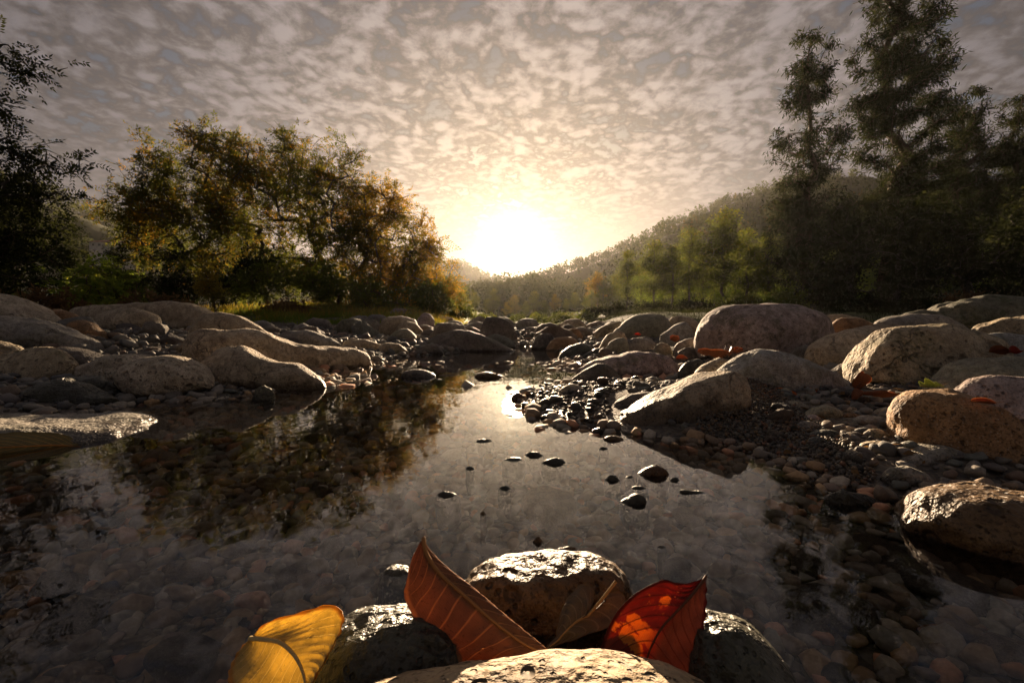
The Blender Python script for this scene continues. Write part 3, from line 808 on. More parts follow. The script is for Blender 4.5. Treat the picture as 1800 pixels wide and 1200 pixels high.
# --- cobbles one can pick out on the right shore
for a in [('large olive cobble on the gravel below the two-toned boulder', 1417, 1483, 706, 738, 'green', 0.45),
          ('tan oblong cobble right of the large olive one', 1484, 1523, 708, 726, 'tan', 0.4),
          ('flat reddish cobble right of the large olive one', 1476, 1516, 724, 735, 'brown', 0.5),
          ('long curved grey cobble left of the rust brown boulder', 1503, 1582, 727, 749, 'grey', 0.55),
          ('blocky tan cobble touching the rust brown boulder', 1539, 1579, 711, 731, 'tan', 0.45),
          ('dark bluish cobble under the tan oblong one', 1502, 1540, 717, 731, 'bluegrey', 0.5),
          ('grey domed cobble on the gravel below the large olive one', 1401, 1441, 736, 754, 'grey', 0.45),
          ('long black slate lying on the gravel', 1420, 1480, 751, 770, 'wetdark', 0.4),
          ('short black slate below the long black one', 1415, 1458, 763, 783, 'wetdark', 0.4),
          ('thin tan cobble right of the long black slate', 1477, 1514, 747, 760, 'tan', 0.5),
          ('yellowish bent cobble below the long curved grey one', 1521, 1562, 750, 770, 'rough', 0.5),
          ('dark oval cobble between the black slates and the yellowish cobble', 1484, 1522, 756, 771, 'dark', 0.45),
          ('flat ribbed tan cobble above the dark holed rock', 1514, 1583, 771, 795, 'tan', 0.55),
          ('dark rock with a round hole on the right shore', 1475, 1545, 786, 812, 'dark', 0.4),
          ('grey rounded cobble above the smooth dark mauve stone', 1580, 1640, 792, 820, 'grey', 0.45),
          ('flat slab between the grey rounded cobble and the rust brown boulder', 1590, 1692, 776, 812, 'grey', 0.4),
          ('grey cobble at the water edge left of the dark holed rock', 1391, 1425, 799, 820, 'bluegrey', 0.5),
          ('dark striped cobble touching the two-toned boulder', 1436, 1481, 694, 711, 'dark', 0.5),
          ('small rust brown cobble right of the dark striped one', 1476, 1504, 701, 714, 'brown', 0.5),
          ('smooth dark green cobble under the orange leaf', 1374, 1417, 701, 717, 'green', 0.5),
          ('round grey cobble at the foot of the two-toned boulder', 1369, 1393, 678, 695, 'green', 0.5),
          ('pale grey cobble at the top of the gravel slope', 1345, 1390, 702, 725, 'bluegrey', 0.35),
          ('purplish cobble below the smooth dark green one', 1416, 1443, 726, 738, 'pink', 0.5),
          ('rounded pitted stone in the pebble spit', 982, 1028, 671, 690, 'pitted', 0.45),
          ('dark round stone behind the pitted one in the pebble spit', 1014, 1034, 668, 680, 'dark', 0.5),
          ('wide brown pebble at the snout of the leaning boulder', 1053, 1077, 739, 751, 'brown', 0.5),
          ('brown tongue shaped stone left of the dark shoulder of rock', 1031, 1062, 725, 737, 'brown', 0.3),
          ('blurred brown stone at the left tip of the pebble spit', 898, 924, 687, 703, 'brown', 0.5),
          ('small dark stone between the low brown and rough brown boulders', 636, 662, 614, 626, 'dark', 0.5),
          ('small ochre stone against the huge pinkish boulder', 1412, 1429, 603, 617, 'brown', 0.5)]:
    cob(*a)
# ------------------------------------------------------------------ foliage
def leaf_material(name, stops, trans=0.45, patch=None):
    """thin leaf: reflects and lets light through; colour drawn per leaf"""
    m, N = new_mat(name)
    geo = N.n('ShaderNodeNewGeometry')
    rnd = geo.outputs['Random Per Island']
    if patch:
        pos = N.n('ShaderNodeTexCoord').outputs['Object']
        rnd = N.m('ADD', N.m('MULTIPLY', rnd, 0.55), N.m('MULTIPLY', N.step(N.noise(pos, patch, 3, 0.6), 0.32, 0.68), 0.5), clamp=True)
    col = N.ramp(rnd, stops)
    df = N.n('ShaderNodeBsdfDiffuse'); N.put(df.inputs[0], col)
    tl = N.n('ShaderNodeBsdfTranslucent'); N.put(tl.inputs[0], N.v('MULTIPLY', col, (1.5, 1.35, 0.9)))
    mx = N.n('ShaderNodeMixShader'); mx.inputs[0].default_value = trans
    N.t.links.new(df.outputs[0], mx.inputs[1]); N.t.links.new(tl.outputs[0], mx.inputs[2])
    finish(N, mx.outputs[0])
    return m
def bark_material(name, c1, c2):
    m, N = new_mat(name)
    p = N.n('ShaderNodeTexCoord').outputs['Object']
    st = N.v('MULTIPLY', p, (1, 1, 0.22))
    n = N.noise(st, 14.0, 6, 0.65)
    finish(N, principled(N, N.mix(n, c1, c2), 0.9, N.bump(n, 0.7, 0.03), 0.2))
    return m
LEAF = {
    'autumn': leaf_material('autumn_leaves', [(0.0, (0.044, 0.058, 0.015)), (0.45, (0.072, 0.085, 0.019)), (0.70, (0.115, 0.096, 0.020)), (0.88, (0.19, 0.115, 0.017)), (1.0, (0.30, 0.16, 0.02))], 0.58, 0.5),
    'orange': leaf_material('orange_leaves', [(0.0, (0.055, 0.068, 0.016)), (0.36, (0.095, 0.095, 0.019)), (0.62, (0.185, 0.130, 0.020)), (0.84, (0.29, 0.165, 0.018)), (1.0, (0.40, 0.24, 0.03))], 0.58, 0.5),
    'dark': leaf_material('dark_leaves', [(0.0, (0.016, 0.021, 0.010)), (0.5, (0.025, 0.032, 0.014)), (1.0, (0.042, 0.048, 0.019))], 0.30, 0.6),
    'green': leaf_material('green_leaves', [(0.0, (0.054, 0.074, 0.019)), (0.5, (0.092, 0.119, 0.027)), (0.85, (0.135, 0.155, 0.032)), (1.0, (0.216, 0.176, 0.034))], 0.5, 0.4),
    'fresh': leaf_material('fresh_leaves', [(0.0, (0.10, 0.16, 0.026)), (0.6, (0.17, 0.24, 0.04)), (1.0, (0.26, 0.27, 0.045))], 0.55, 0.8),
    'yellow': leaf_material('yellowing_leaves', [(0.0, (0.121, 0.121, 0.027)), (0.5, (0.230, 0.203, 0.041)), (1.0, (0.405, 0.270, 0.041))], 0.5, 2.0),
    'dry': leaf_material('dry_leaves', [(0.0, (0.081, 0.054, 0.030)), (0.5, (0.149, 0.088, 0.043)), (1.0, (0.230, 0.135, 0.061))], 0.3, 1.0),
    'wood': leaf_material('far_wood_leaves', [(0.0, (0.044, 0.058, 0.024)), (0.5, (0.066, 0.082, 0.032)), (0.93, (0.092, 0.100, 0.038)), (1.0, (0.15, 0.11, 0.04))], 0.25, 0.02),
}
BARK = {'grey': bark_material('grey_bark', (0.05, 0.042, 0.034), (0.115, 0.098, 0.08)), 'brown': bark_material('brown_bark', (0.05, 0.033, 0.022), (0.12, 0.08, 0.055))}

def unit(v):
    return v / (np.linalg.norm(v, axis=-1, keepdims=True) + 1e-9)

def leaf_quads(c, ax, nrm, length, width):
    """one pointed leaf (kite) per row: c base point, ax direction, nrm facing"""
    side = unit(np.cross(ax, nrm))
    L = np.asarray(length)[:, None]; W = np.asarray(width)[:, None]
    n = unit(np.cross(side, ax))
    v = np.stack([c, c + ax * L * 0.42 + side * W * 0.5 + n * W * 0.12, c + ax * L, c + ax * L * 0.42 - side * W * 0.5 + n * W * 0.12], 1)
    k = len(c)
    return v.reshape(-1, 3), np.arange(4 * k).reshape(k, 4)

def pinnate(rng, p, ax, length=0.38, pairs=6, lw=(0.10, 0.036)):
    """feathered leaves: p, ax (n,3)"""
    n = len(p)
    ax = unit(ax)
    up = unit(np.array((0, 0, 1.0)) + 0.5 * rng.normal(size=(n, 3)))
    side = unit(np.cross(ax, up)); up = np.cross(side, ax)
    L = length * (0.7 + 0.6 * rng.rand(n))
    C, A, M = [], [], []
    for j in range(pairs):
        t = 0.22 + 0.74 * j / (pairs - 1)
        droop = -0.25 * t * t
        base = p + ax * (L * t)[:, None] + np.array((0, 0, 1.0)) * (L * droop)[:, None]
        for s in (-1, 1):
            a = unit(side * s * 0.85 + ax * 0.55 + 0.18 * rng.normal(size=(n, 3)) - np.array((0, 0, 0.25)))
            C.append(base); A.append(a); M.append(up + 0.35 * rng.normal(size=(n, 3)))
    tipb = p + ax * L[:, None] + np.array((0, 0, 1.0)) * (-0.25 * L)[:, None]
    C.append(tipb); A.append(ax); M.append(up)
    C, A, M = np.concatenate(C), np.concatenate(A), np.concatenate(M)
    k = len(C)
    return leaf_quads(C, A, M, lw[0] * (0.75 + 0.5 * rng.rand(k)), lw[1] * (0.75 + 0.5 * rng.rand(k)))

def simple_leaves(rng, p, ax, n_each, spread, lw, droop=0.0):
    """n_each plain leaves round each point"""
    P = np.repeat(p, n_each, 0) + rng.normal(size=(len(p) * n_each, 3)) * spread
    A = unit(np.repeat(unit(ax), n_each, 0) * 0.5 + rng.normal(size=P.shape) * 0.7 + np.array((0, 0, -droop)))
    k = len(P)
    return leaf_quads(P, A, rng.normal(size=P.shape) + np.array((0, 0, 0.5)), lw[0] * (0.6 + 0.8 * rng.rand(k)), lw[1] * (0.6 + 0.8 * rng.rand(k)))

def grow(rng, trunk, targets, step=0.45, bend=0.35, up_pen=0.25):
    """branch skeleton: each target joined to the nearest part of the tree; returns nodes, parents, weights"""
    nodes = [np.array(p, float) for p in trunk]
    par = list(range(-1, len(trunk) - 1))
    length = [0.0]
    for i in range(1, len(trunk)):
        length.append(length[-1] + np.linalg.norm(nodes[i] - nodes[i - 1]))
    arr = np.zeros((60000, 3)); arr[:len(nodes)] = nodes
    ln = np.zeros(60000); ln[:len(nodes)] = length
    first = 1 if len(trunk) > 1 else 0
    elig = np.zeros(60000, bool); elig[max(first, len(trunk) // 3):len(trunk)] = True
    n = len(nodes)
    d0 = np.min(np.linalg.norm(targets[:, None] - np.array(nodes)[None], axis=2), 1)
    tips = []
    direc = np.zeros((60000, 3))
    for i in range(1, n):
        direc[i] = unit(arr[i] - arr[i - 1])
    for ti in np.argsort(d0):
        t = targets[ti]
        dv = t[None] - arr[:n]
        dist = np.linalg.norm(dv, axis=1)
        cost = dist + 0.18 * ln[:n] * 0.5 + up_pen * np.maximum(0, -dv[:, 2]) + np.where(elig[:n], 0, 1e6)
        b = int(np.argmin(cost))
        D = dist[b]
        if D < 0.05:
            tips.append(b); continue
        k = max(1, int(round(D / step)))
        d_in = direc[b] if np.any(direc[b]) else np.array((0, 0, 1.0))
        ctrl = arr[b] + (d_in * 0.4 + unit(dv[b]) * 0.6) * D * 0.45 + rng.normal(size=3) * D * bend * 0.18
        prev = b
        for j in range(1, k + 1):
            f = j / k
            p = (1 - f) ** 2 * arr[b] + 2 * f * (1 - f) * ctrl + f * f * t
            if j < k:
                p = p + rng.normal(size=3) * step * 0.07
            arr[n] = p; par.append(prev); ln[n] = ln[prev] + np.linalg.norm(p - arr[prev])
            direc[n] = unit(p - arr[prev]); elig[n] = True
            prev = n; n += 1
        tips.append(prev)
    w = np.zeros(n)
    for t in tips:
        w[t] += 1
    par = np.array(par[:n])
    order = np.argsort(-ln[:n])
    for i in order:
        if par[i] >= 0:
            w[par[i]] += max(w[i], 0)
    return arr[:n].copy(), par, np.maximum(w, 1), np.array(tips), direc[:n].copy()

def branch_mesh(nodes, par, w, r_tip, power, r_base, sides=5):
    r = r_tip * w ** power
    r = np.minimum(r, r_base)
    idx = np.where(par >= 0)[0]
    a, b = nodes[par[idx]], nodes[idx]
    ra, rb = np.minimum(r[par[idx]], r[idx] * 1.6), r[idx]
    T = unit(b - a)
    ref = np.where(np.abs(T[:, 2:3]) < 0.9, np.array((0, 0, 1.0)), np.array((1.0, 0, 0)))
    A = unit(np.cross(T, ref)); Bv = np.cross(T, A)
    th = np.linspace(0, 2 * math.pi, sides, endpoint=False)
    circ = np.cos(th)[None, :, None] * A[:, None] + np.sin(th)[None, :, None] * Bv[:, None]
    a = a - T * ra[:, None] * 0.4
    V = np.concatenate([a[:, None] + circ * ra[:, None, None], b[:, None] + circ * rb[:, None, None]], 1).reshape(-1, 3)
    k = len(idx)
    j = np.arange(sides); j2 = (j + 1) % sides
    f = np.stack([j, j2, sides + j2, sides + j], 1)
    F = (np.arange(k)[:, None, None] * (2 * sides) + f[None]).reshape(-1, 4)
    return V, F

def lobes_points(rng, lobes, n, gap=0.0, shell=0.35, thr=-0.12):
    """n points spread through ellipsoid lobes [(c, r)], thinned by noise to leave holes"""
    vol = np.array([r[0] * r[1] * r[2] for _, r in lobes]) ** 0.8
    out = []
    while len(out) < n:
        i = rng.choice(len(lobes), p=vol / vol.sum())
        c, r = lobes[i]
        v = unit(rng.normal(size=3)) * rng.rand() ** shell
        p = np.array(c) + v * np.array(r)
        if gap and vnoise((p / gap + 3.3)[None])[0] < thr + 0.3 * (rng.rand() - 0.5):
            continue
        out.append(p)
    return np.array(out)

def px_lobe(px, py, rx, ry, d, depth=None):
    """ellipsoid lobe of a crown seen at a place, at distance d"""
    c = at(px, py, d)
    return (c, (rx / 800 * d, (depth if depth else (rx + ry) / 1600 * d), ry / 800 * d))

def make_tree(name, label, base, trunk, lobes, n_targets, leafer, leaf_mat, bark_mat, rng, r_tip=0.008, power=0.46, r_base=0.25, gap=1.2, group=None, step=0.45,
              cat='tree', sides=5, shell=0.35, up_pen=0.25, thr=-0.12):
    base = np.array(base, float)
    T = lobes_points(rng, lobes, n_targets, gap, shell, thr) - base
    nodes, par, w, tips, direc = grow(rng, np.array(trunk) - base, T, step, up_pen=up_pen)
    V, F = branch_mesh(nodes, par, w, r_tip, power, r_base, sides)
    root = obj(name, None, loc=base, label=label, cat=cat, group=group)
    root.empty_display_size = 0.2
    obj('trunk', mesh('trunk', V, F, True, BARK[bark_mat]), root)
    V, F = leafer(rng, nodes, par, tips, direc)
    obj('crown', mesh('crown', V, F, False, LEAF[leaf_mat]), root)
    return root

def tip_twigs(rng, nodes, par, tips, direc, per, back=1.0):
    """points and directions near the twig ends, also a little way back along them"""
    P, A = [], []
    for t in tips:
        for _ in range(per):
            q = t
            for _k in range(rng.randint(0, 3)):
                if par[q] >= 0:
                    q = par[q]
            f = rng.rand()
            p = nodes[q] if par[q] < 0 else nodes[q] * f + nodes[par[q]] * (1 - f)
            P.append(p); A.append(direc[q])
    return np.array(P), np.array(A)

def pinnate_leafer(per, length, pairs, lw, jit=0.12):
    def f(rng, nodes, par, tips, direc):
        P, A = tip_twigs(rng, nodes, par, tips, direc, per)
        A = unit(A * 0.7 + rng.normal(size=A.shape) * 0.75 + np.array((0, 0, -0.05)))
        return pinnate(rng, P + rng.normal(size=P.shape) * jit, A, length, pairs, lw)
    return f
def simple_leafer(per, each, spread, lw, droop=0.2):
    def f(rng, nodes, par, tips, direc):
        P, A = tip_twigs(rng, nodes, par, tips, direc, per)
        return simple_leaves(rng, P, A, each, spread, lw, droop)
    return f

# ------------------------------------------------------------------ hills and the woods on them
def hill(profile, d_l, d_r, foot, back, name='hill', rise=1.0, seed=0):
    """a ridge with the given skyline; returns a sampler of its front slope"""
    px = np.array([p[0] for p in profile], float); py = np.array([p[1] for p in profile], float)
    nu, nv = 90, 26
    X = np.linspace(px[0], px[-1], nu)
    Yp = np.interp(X, px, py)
    f = (X - X[0]) / (X[-1] - X[0])
    D = d_l + (d_r - d_l) * f
    top = np.array([at(a, b, c) for a, b, c in zip(X, Yp, D)])
    v = np.concatenate([np.linspace(0, 1, 17), 1 + np.linspace(0, 1, 10)[1:]])
    rows = []
    for t in v:
        g = smooth(0, 1, t) if t <= 1 else 1 - smooth(0, 1, t - 1)
        g = g ** 0.9
        yy = top[:, 1] * (foot + (1 - foot) * t) if t <= 1 else top[:, 1] * (1 + (back - 1) * (t - 1))
        xx = top[:, 0]
        rows.append(np.stack([xx, yy, -2 + (top[:, 2] + 2) * g], 1))
    V = np.array(rows).transpose(1, 0, 2).reshape(-1, 3)
    size = abs(top[-1, 0] - top[0, 0])
    V[:, 2] += 0.012 * size * fbm(V / (0.08 * size) + seed, 3) * np.clip(V[:, 2] / (V[:, 2].max() + 1e-6), 0, 1) * np.tile(np.where(v == 1, 0.15, 1.0), nu)
    o = obj(name, mesh(name, V, grid_faces(nu, len(v)), True, HILL_MAT), kind='structure')
    G = V.reshape(nu, len(v), 3)
    def sample(rng, n, t0=0.0, t1=1.15):
        u = rng.rand(n) * (nu - 1.001); tt = t0 + (t1 - t0) * rng.rand(n)
        j = np.interp(tt, v, np.arange(len(v)))
        i0, j0 = u.astype(int), np.minimum(j.astype(int), len(v) - 2)
        fu, fv = (u - i0)[:, None], (j - j0)[:, None]
        return (G[i0, j0] * (1 - fu) + G[i0 + 1, j0] * fu) * (1 - fv) + (G[i0, j0 + 1] * (1 - fu) + G[i0 + 1, j0 + 1] * fu) * fv
    return sample
def _hm():
    m, N = new_mat('wooded_hillside')
    pos = N.n('ShaderNodeNewGeometry').outputs['Position']
    finish(N, principled(N, N.mix(N.noise(pos, 0.05, 5, 0.6), (0.030, 0.036, 0.013), (0.065, 0.065, 0.024)), 0.95, None, 0.1))
    return m
HILL_MAT = _hm()
def wood(rng, pts, height, per, leaf, name='hillside_wood', mat='wood', conifer=0.0):
    """distant trees of a wooded slope, each a crown of leaf tufts"""
    n = len(pts)
    h = height * (0.6 + 0.7 * rng.rand(n))
    r = h * (0.30 + 0.15 * rng.rand(n))
    con = rng.rand(n) < conifer
    V, F = [], []
    v = unit(rng.normal(size=(n, per, 3)))
    v *= (0.72 + 0.33 * rng.rand(n, per, 1)) * (1 + 0.35 * vnoise((v * 1.7 + pts[:, None] * 0.37).reshape(-1, 3)).reshape(n, per, 1))
    cz = np.where(con, 0.5, 0.62)
    taper = np.where(con[:, None], np.clip(0.75 - 0.65 * v[:, :, 2], 0.1, 1.2), 1.0)
    P = np.stack([pts[:, 0:1] + v[:, :, 0] * r[:, None] * taper, pts[:, 1:2] + v[:, :, 1] * r[:, None] * taper,
                  pts[:, 2:3] + h[:, None] * cz[:, None] + v[:, :, 2] * (h * 0.44)[:, None]], -1).reshape(-1, 3)
    k = len(P)
    A = unit(rng.normal(size=(k, 3)) + v.reshape(-1, 3) * 0.6)
    Vq, Fq = leaf_quads(P - A * leaf * 0.5, A, v.reshape(-1, 3) + 0.6 * rng.normal(size=(k, 3)), np.full(k, leaf) * (0.6 + 0.8 * rng.rand(k)), np.full(k, leaf * 0.75) * (0.6 + 0.8 * rng.rand(k)))
    o = obj(name, mesh(name, Vq, Fq, False, LEAF[mat]), kind='stuff')
    return o

rng = np.random.RandomState(11)
hA = hill([(780, 565), (860, 520), (905, 507), (960, 491), (1040, 466), (1100, 440), (1150, 416), (1200, 391), (1260, 367), (1300, 352), (1350, 330), (1400, 322), (1500, 330), (1700, 345), (1900, 350), (2200, 370)], 215, 300, 0.62, 1.4)
o = wood(rng, hA(rng, 2300, 0.35, 1.05), 4.6, 22, 1.15)
o['label'] = 'hazy wooded ridge rising to the right behind the grove'; o['category'] = 'wood'
hB = hill([(1020, 540), (1090, 478), (1130, 446), (1165, 416), (1205, 414), (1260, 424), (1310, 400), (1350, 392), (1500, 380), (1700, 360), (2000, 340)], 160, 160, 0.6, 1.4, seed=5)
o = wood(rng, hB(rng, 500, 0.3, 1.06), 6.0, 50, 1.05)
o['label'] = 'nearer wooded spur below the hazy ridge on the right'; o['category'] = 'wood'
hC = hill([(700, 565), (780, 548), (830, 532), (870, 522), (905, 519), (940, 521), (1000, 528), (1060, 534), (1120, 538), (1200, 548)], 120, 120, 0.55, 1.4, seed=9)
o = wood(rng, hC(rng, 340, 0.3, 1.06), 4.6, 70, 0.60)
o['label'] = 'dusky wood closing the valley right below the sun'; o['category'] = 'wood'
hF = hill([(640, 500), (740, 470), (790, 462), (815, 470), (840, 480), (870, 493), (920, 505), (1000, 540)], 520, 520, 0.75, 1.3, seed=14)
o = wood(rng, hF(rng, 500, 0.5, 1.1), 7.0, 24, 2.0)
o['label'] = 'palest far wooded hill in the gap left of the sun'; o['category'] = 'wood'
hL = hill([(-900, 240), (-300, 275), (0, 328), (40, 340), (100, 367), (140, 380), (200, 412), (260, 428), (330, 442), (420, 462), (500, 485), (640, 520)], 120, 150, 0.5, 1.4, seed=21)
pts = hL(rng, 460, 0.30, 1.06)
ppx = 900 + 800 * pts[:, 0] / pts[:, 1]
pts = pts[~((ppx > 132) & (ppx < 232) & (pts[:, 1] < 108))]           # the clearing in front of the house
o = wood(rng, pts, 6.0, 70, 0.85)
o['label'] = 'dark wooded slope descending behind the house on the left'; o['category'] = 'wood'
hM = hill([(-200, 330), (60, 368), (140, 378), (185, 374), (240, 392), (330, 428), (450, 452), (600, 480), (760, 520)], 300, 300, 0.7, 1.3, seed=28)
o = wood(rng, hM(rng, 400, 0.4, 1.1), 7.0, 30, 1.6)
o['label'] = 'bluish far wooded hill behind the dark left slope'; o['category'] = 'wood'

# ------------------------------------------------------------------ trees on the left bank
def trunk_line(base_px, base_py, top_px, top_py, d, lean=0.0, n=7, rng=rng):
    b = at(base_px, base_py, d)
    b[2] = gz(b[0], b[1]) - 0.1
    t = at(top_px, top_py, d + lean)
    f = np.linspace(0, 1, n)[:, None]
    P = b + (t - b) * f
    P[1:-1] += rng.normal(size=(n - 2, 3)) * 0.03 * np.linalg.norm(t - b) * np.array((1, 1, 0.2))
    return P
PIN = dict(length=0.55, pairs=6, lw=(0.145, 0.046))
tl = trunk_line(552, 545, 556, 470, 20)
make_tree('autumn_tree', 'wide bronze autumn tree with a dark forked trunk in the left middle', tl[0], tl,
          [px_lobe(470, 300, 105, 62, 20), px_lobe(560, 345, 105, 65, 20), px_lobe(500, 240, 50, 26, 20), px_lobe(580, 275, 55, 38, 20), px_lobe(420, 395, 110, 45, 20.5), px_lobe(560, 425, 110, 40, 19.5), px_lobe(480, 440, 60, 30, 19), px_lobe(455, 225, 16, 12, 20), px_lobe(520, 470, 80, 26, 18.5)],
          820, pinnate_leafer(4, **PIN), 'autumn', 'grey', np.random.RandomState(21), r_tip=0.008, power=0.45, r_base=0.17, gap=0.8, shell=0.42, thr=-0.05)
tl = trunk_line(345, 548, 352, 440, 19)
make_tree('autumn_tree', 'dark brown leaved tree spreading left beside the bronze one', tl[0], tl,
          [px_lobe(300, 300, 75, 65, 19), px_lobe(370, 280, 80, 55, 19), px_lobe(250, 365, 75, 45, 18.5), px_lobe(345, 235, 30, 18, 19), px_lobe(330, 385, 110, 45, 19), px_lobe(236, 412, 28, 22, 18), px_lobe(400, 345, 60, 60, 19.5), px_lobe(325, 440, 95, 30, 18), px_lobe(240, 250, 18, 14, 19), px_lobe(430, 440, 60, 30, 19)],
          760, pinnate_leafer(4, **PIN), 'autumn', 'grey', np.random.RandomState(22), r_tip=0.008, power=0.43, r_base=0.11, gap=0.8, shell=0.42, thr=-0.05)
tl = trunk_line(632, 545, 640, 470, 21)
make_tree('orange_tree', 'dense orange leaved tree leaning right towards the sun', tl[0], tl,
          [px_lobe(650, 365, 75, 55, 21), px_lobe(700, 420, 75, 60, 20.5), px_lobe(745, 470, 60, 50, 20), px_lobe(635, 440, 80, 50, 21), px_lobe(680, 500, 110, 40, 20.5), px_lobe(770, 500, 45, 40, 20), px_lobe(620, 320, 45, 30, 21)],
          760, pinnate_leafer(5, **PIN), 'orange', 'grey', np.random.RandomState(23), r_tip=0.010, power=0.46, r_base=0.25, gap=1.0)
tl = trunk_line(700, 548, 740, 500, 26)
make_tree('leafy_tree', 'rounded green tree under the tip of the orange branches', tl[0], tl,
          [px_lobe(780, 515, 40, 38, 26), px_lobe(730, 530, 60, 30, 26), px_lobe(800, 530, 25, 28, 25)],
          260, pinnate_leafer(9, **PIN), 'green', 'grey', np.random.RandomState(24), r_tip=0.010, r_base=0.14, gap=1.0)
# branches reaching in from a tree left of the view
tl = np.array([at(-420, 560, 9), at(-400, 420, 9), at(-360, 320, 9), at(-280, 250, 9), at(-200, 220, 9)])
tl[0, 2] = gz(tl[0, 0], tl[0, 1]) - 0.1
make_tree('overhanging_tree', 'dark feathery branches reaching in at the upper left edge', tl[0], tl,
          [px_lobe(-60, 70, 125, 30, 8), px_lobe(50, 110, 60, 14, 8), px_lobe(-20, 250, 130, 26, 8.5), px_lobe(70, 275, 105, 26, 8.5), px_lobe(20, 330, 130, 20, 8.5), px_lobe(-90, 170, 120, 24, 8), px_lobe(-60, 340, 160, 30, 9)],
          300, pinnate_leafer(3, length=0.34, pairs=7, lw=(0.085, 0.032), jit=0.05), 'dark', 'grey', np.random.RandomState(25), r_tip=0.006, power=0.48, r_base=0.2, gap=0.7, step=0.3)

# ------------------------------------------------------------------ tall trees on the right bank
EU = dict(per=4, each=9, spread=0.17, lw=(0.30, 0.062), droop=0.6)
def eucalypt(label, bx, tx, ty, d, lobes, n, seed, mat='dark', rb=0.34):
    tl = trunk_line(bx, 548, tx, ty, d, rng=np.random.RandomState(seed), n=12)
    return make_tree('eucalyptus_tree', label, tl[0], tl, [px_lobe(*l, d) for l in lobes], n, simple_leafer(**EU), mat, 'brown', np.random.RandomState(seed), r_tip=0.013,
                     power=0.45, r_base=rb, gap=0.75, group='tall evergreens on the right bank', step=0.6, up_pen=0.9, thr=0.06)
eucalypt('slim tall evergreen standing left of the tallest tree', 1424, 1422, 90, 28,
         [(1422, 115, 42, 55), (1395, 175, 30, 32), (1450, 170, 30, 40), (1390, 255, 34, 45), (1450, 260, 40, 55), (1400, 340, 50, 55), (1440, 380, 55, 70), (1385, 430, 40, 75), (1425, 490, 70, 50)], 780, 31)
eucalypt('tallest evergreen running out of the top of the view', 1572, 1575, -90, 28,
         [(1575, -60, 55, 50), (1540, 10, 45, 35), (1605, 30, 55, 45), (1640, 95, 45, 38), (1550, 95, 48, 45), (1590, 160, 60, 55), (1535, 190, 42, 45), (1640, 200, 50, 45), (1560, 270, 60, 50), (1620, 290, 55, 55), (1570, 360, 70, 50)], 1150, 32, rb=0.42)
eucalypt('evergreen with a loose top right of the tallest tree', 1690, 1700, 165, 30,
         [(1700, 190, 38, 40), (1690, 260, 55, 45), (1730, 300, 45, 50), (1680, 350, 65, 55)], 520, 33)
eucalypt('evergreen cut by the right edge of the view', 1800, 1800, 170, 29,
         [(1800, 200, 45, 40), (1780, 270, 50, 50), (1830, 300, 50, 70), (1790, 360, 60, 55)], 480, 34)
def broadleaf(label, bx, tx, ty, d, lobes, n, seed, mat='dark', rb=0.2, per=5, lw=(0.19, 0.11), by=548, group=None, each=4):
    tl = trunk_line(bx, by, tx, ty, d, rng=np.random.RandomState(seed))
    return make_tree('broadleaf_tree', label, tl[0], tl, [px_lobe(*l, d) for l in lobes], n, simple_leafer(per, each, 0.22, lw, 0.2), mat, 'grey', np.random.RandomState(seed), r_tip=0.010,
                     power=0.45, r_base=rb, gap=1.2, group=group, step=0.55)
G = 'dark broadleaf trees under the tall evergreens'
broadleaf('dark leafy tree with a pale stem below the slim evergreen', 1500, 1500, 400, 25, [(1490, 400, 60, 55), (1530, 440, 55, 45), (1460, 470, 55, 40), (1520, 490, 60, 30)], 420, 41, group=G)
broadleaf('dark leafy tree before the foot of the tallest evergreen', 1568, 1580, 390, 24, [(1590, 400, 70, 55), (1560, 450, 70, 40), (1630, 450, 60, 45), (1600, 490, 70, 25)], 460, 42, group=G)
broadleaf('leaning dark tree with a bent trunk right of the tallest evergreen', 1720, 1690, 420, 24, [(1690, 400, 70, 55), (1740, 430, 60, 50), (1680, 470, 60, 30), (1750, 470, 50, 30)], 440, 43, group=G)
broadleaf('dark crown filling the right edge under the evergreens', 1795, 1800, 400, 24, [(1790, 390, 60, 60), (1830, 430, 60, 55), (1780, 470, 50, 30)], 400, 44, group=G)

